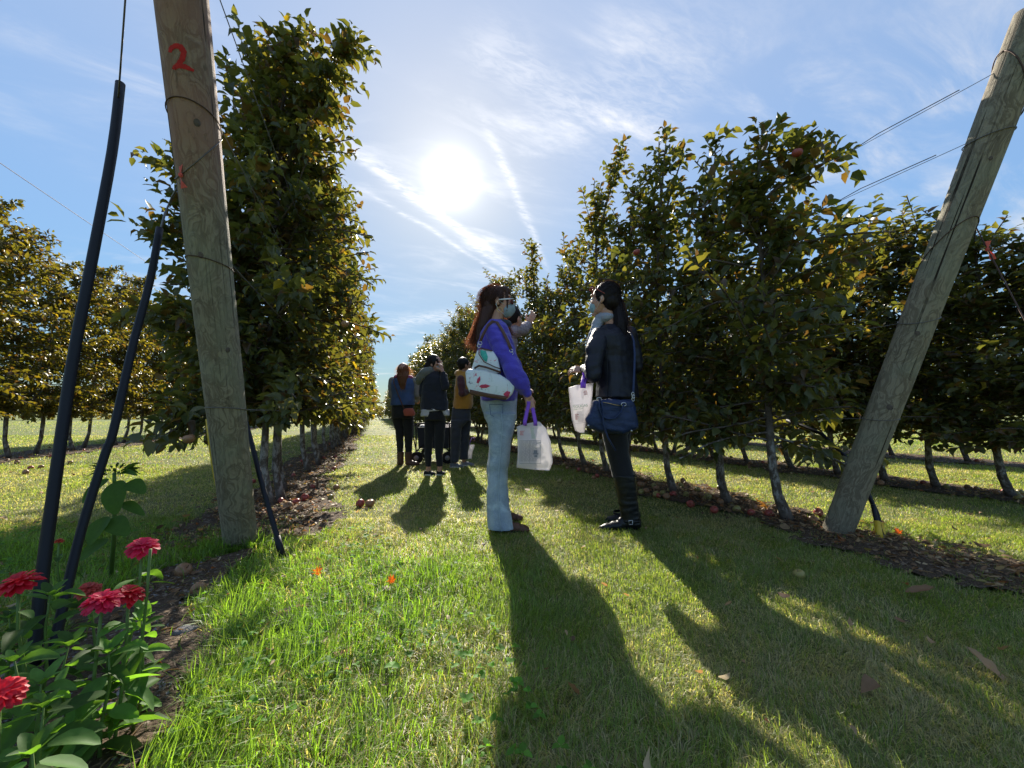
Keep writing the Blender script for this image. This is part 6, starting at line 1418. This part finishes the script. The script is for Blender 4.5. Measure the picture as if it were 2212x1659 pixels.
        mb.loft([W.sec(y, a, b, .085, -.07) for y, a, b in ((1290, 768, 850), (1200, 766, 862), (1050, 768, 875), (920, 768, 890), (840, 768, 960))], side=IR); mb.loft([W.sec(y, a, b, .085, .09) for y, a, b in ((1275, 850, 935), (1200, 850, 938), (1050, 852, 952), (920, 850, 970), (840, 800, 976))], side=IR); blob(mb, 'trousers', M['charcoal'], t, .007, 3, folds(.007, 8, 2))
        shoe(W(760, 1352, -.07), W(905, 1352, -.09), .08, .095, M['sneaker_grey'], t, sole=M['white_plastic'], vox=.007); shoe(W(862, 1352, .12), W(1005, 1352, .10), .08, .095, M['sneaker_grey'], t, sole=M['white_plastic'], vox=.007)
        q = Matrix((fh, UP.cross(fh), UP)).transposed(); mb = MB(); mb.ball(hc-fh*.026+UP*.032, (.095, .084, .098), q, 16, 12); mb.ball(hc-fh*.06-UP*.02, (.04, .06, .05), q); blob(mb, 'hair', M['hair_black'], t, .006, 2, lambda c: .003*noise.noise(c*60))
        sp = empty('glasses', hc-parent_origin(t)); sp.parent = t; sd_ = UP.cross(fh); mb = MB(); mb.tube([hc-sd_*.078-fh*.01+UP*.01, hc-sd_*.074+fh*.08+UP*.012, hc+fh*.108+UP*.012, hc+sd_*.074+fh*.08+UP*.012], .0035, 6); mb.obj('frame', M['black_rubber'], sp)
    simple_person(W, W(880, 1345), 'person in a mustard yellow hoodie and dark grey trousers, holding something up', 'skin_tan', hc, fh, (W(880, 350), W(900, 300)), tor, arms,
                  [(arms[0][2], (IR*.9+UP*.3), -FW, UP, .95, .9, 0, .6), (arms[1][2], (IR*.5+UP*.8), -FW, IR, .95, .6, 0, .6)], [(W(840, 860, -.06), W(820, 1060, -.07), W(812, 1290, -.07)), (W(890, 860, .08), W(900, 1060, .09), W(895, 1290, .10))], cl)
    # small bag on the ground beyond
    bg = plastic_bag_small(W)
    # plaid shirt, reaching into the tree, mostly hidden
    W = Map(960, 576, .3637, (330, 1490)); hc = W(404, 268, .25); fh = (FW*.75+IR*.6).normalized()
    arms = [(W(405, 345, .25), W(475, 300, .45), W(520, 235, .62)), (W(300, 360, .4), W(300, 520, .45), W(360, 600, .5))]
    W = W
    tor = [W.sec(y, a, b, r, .35) for y, a, b, r in ((800, 270, 420, .12), (600, 280, 420, .12), (450, 275, 430, .12), (380, 300, 420, .11), (345, 330, 400, .07))]
    def cl(t, L):
        mb = MB(); mb.loft([W.sec(y, a, b, r, .35) for y, a, b, r in ((790, 255, 425, .14), (600, 265, 420, .14), (450, 270, 432, .14), (390, 285, 440, .13), (355, 300, 425, .10), (335, 330, 400, .06))], side=IR)
        for a in arms: mb.chain([a[0], a[0].lerp(a[1], .5), a[1], a[1].lerp(a[2], .8)], [.066, .062, .056, .040], 12)
        blob(mb, 'plaid_shirt', M['plaid'], t, .007, 3, folds(.009, 9, 1.4, 3))
        mb = MB(); mb.loft([W.sec(y, a, b, .09, .30) for y, a, b in ((1480, 262, 345), (1300, 262, 350), (1100, 270, 365), (900, 262, 395), (780, 255, 415))], side=IR); mb.loft([W.sec(y, a, b, .09, .46) for y, a, b in ((1470, 272, 350), (1300, 272, 355), (1100, 275, 370), (900, 265, 400), (780, 258, 415))], side=IR); blob(mb, 'trousers', M['charcoal'], t, .008, 3, folds(.007, 8, 2))
        shoe(W(270, 1490, .30), W(372, 1490, .36), .08, .09, M['black_cotton'], t, vox=.008); shoe(W(280, 1490, .46), W(380, 1490, .55), .08, .09, M['black_cotton'], t, vox=.008)
        q = Matrix((fh, UP.cross(fh), UP)).transposed(); mb = MB(); mb.ball(hc-fh*.026+UP*.032, (.095, .084, .098), q, 16, 12); blob(mb, 'hair', M['hair_dark'], t, .007, 2)
    def plastic_dummy(): pass
    simple_person(W, W(320, 1480, .38), 'person in a pale plaid shirt reaching up into the branches behind the blue jacket', 'skin', hc, fh, (W(380, 350, .3), W(395, 310, .27)), tor, arms,
                  [(arms[0][2], (UP*.9+IR*.45+FW*.1), -FW*.8+IR*.3, -IR, .95, .35, .25, .3), (arms[1][2], (IR*.9-UP*.4), FW, UP, .95, .8, 0, .4)], [(W(320, 870, .30), W(315, 1130, .30), W(305, 1470, .30)), (W(325, 870, .46), W(320, 1130, .46), W(312, 1460, .46))], cl)
def plastic_bag_small(W):
    b = empty('plastic_bag', W(950, 1255, .35)); tag(b, 'small white plastic bag beside the legs of the person in mustard', 'bag', 'white plastic apple bags with purple handles')
    mb = MB(); V = []; n = 16
    for i, (y, a, c, r) in enumerate(((1130, 935, 995, .05), (1170, 930, 985, .06), (1210, 922, 975, .06), (1250, 918, 965, .05), (1290, 915, 960, .04))):
        for j in range(n):
            h = 2*math.pi*j/n; q = W((a+c)/2+(c-a)/2*math.cos(h), y, .35)+FW*math.sin(h)*r; V.append(q+Vector((noise.noise(q*30), noise.noise(q*25+Vector((3, 0, 0))), 0))*.012)
    mb.v = [tuple(v) for v in V]; mb.f = [(i*n+j, (i+1)*n+j, (i+1)*n+(j+1) % n, i*n+(j+1) % n) for i in range(4) for j in range(n)]+[tuple(4*n+j for j in range(n))]; mb.obj('bag_body', M['bag'], b)
    mb = MB(); mb.tube([W(940, 1140, .32), W(945, 1085, .34), W(968, 1048, .35), W(990, 1050, .36), W(992, 1080, .37)], .012, 6, flat=(1, .25)); mb.obj('handle', M['purple_strap'], b); return b
group()

# ------------------------------------------------------------------ folding wagon
def wagon():
    W = Map(823, 740.6, .1984, (590, 1290)); b = empty('folding_wagon', Vector((*W(590, 1290).xy, 0))); tag(b, 'black folding wagon with big wheels parked between the standing people', 'wagon')
    mb = MB(); A, B_, C_, D_ = W(430, 915, -.25), W(770, 915, -.25), W(770, 915, .35), W(430, 915, .35); lo = [W(445, 1135, -.22), W(755, 1135, -.22), W(755, 1135, .32), W(445, 1135, .32)]
    V = [A, B_, C_, D_]+lo+[p.lerp(q, .06)+UP*0 for p, q in zip((A, B_, C_, D_), (C_, D_, A, B_))]+[p.lerp(q, .06)+UP*.01 for p, q in zip(lo, (lo[2], lo[3], lo[0], lo[1]))]
    F = [(0, 4, 5, 1), (1, 5, 6, 2), (2, 6, 7, 3), (3, 7, 4, 0), (4, 7, 6, 5), (0, 1, 9, 8), (1, 2, 10, 9), (2, 3, 11, 10), (3, 0, 8, 11), (8, 9, 13, 12), (9, 10, 14, 13), (10, 11, 15, 14), (11, 8, 12, 15), (12, 13, 14, 15)]
    mb.v = [tuple(v) for v in V]; mb.f = F; mb.obj('fabric_tub', cloth('dark_canvas', (.025, .030, .045), .8), b, False)
    mb = MB()
    for x, d in ((425, -.27), (775, -.27), (425, .37), (775, .37)): mb.tube([W(x, 870, d), W(x, 1190, d)], .011, 8)
    for d in (-.27, .37): mb.tube([W(425, 875, d), W(775, 875, d)], .011, 8); mb.tube([W(425, 1165, d), W(600, 1010, d), W(775, 1165, d)], .009, 8)
    for x in (425, 775): mb.tube([W(x, 875, -.27), W(x, 875, .37)], .011, 8); mb.tube([W(x, 1165, -.27), W(x, 1165, .37)], .009, 8)
    mb.tube([W(425, 1150, -.27), W(405, 1000, -.34), W(415, 880, -.38)], .009, 8); mb.obj('frame', M['black_rubber'], b)
    for x, d in ((438, -.30), (760, -.30), (438, .40), (760, .40)):
        c = W(x, 1230, d); c.z = .095; mb = MB(); mb.tube([c+(IR*.15+FW*.98)*-.035, c+(IR*.15+FW*.98)*.035], [.095, .095], 24); w = mb.obj('wheel', M['black_rubber'], b, True, .006); mb = MB(); mb.tube([c-FW*.042, c+FW*.042], [.04, .04], 14); h = mb.obj('hub', M['grey_print'], None); h.parent = w; h.data.transform(Matrix.Translation(-parent_origin(b)))
    for i, (x, y, lab, cc) in enumerate(((462, 893, 'pale folded cloth lying on the left end of the black wagon', 'white_cotton'), (742, 885, 'white crumpled bag lying on the right end of the black wagon', 'bag'))):
        mb = MB(); mb.ball(W(x, y+18, -.05), (.055, .10, .035), None, 14, 8); mb.ball(W(x+8, y+8, .05), (.045, .08, .035), None, 14, 8); o = blob(mb, 'folded_cloth' if i == 0 else 'crumpled_bag', M[cc], None, .008, 1, folds(.014, 14, 1)); tag(o, lab, 'cloth' if i == 0 else 'bag')
wagon()
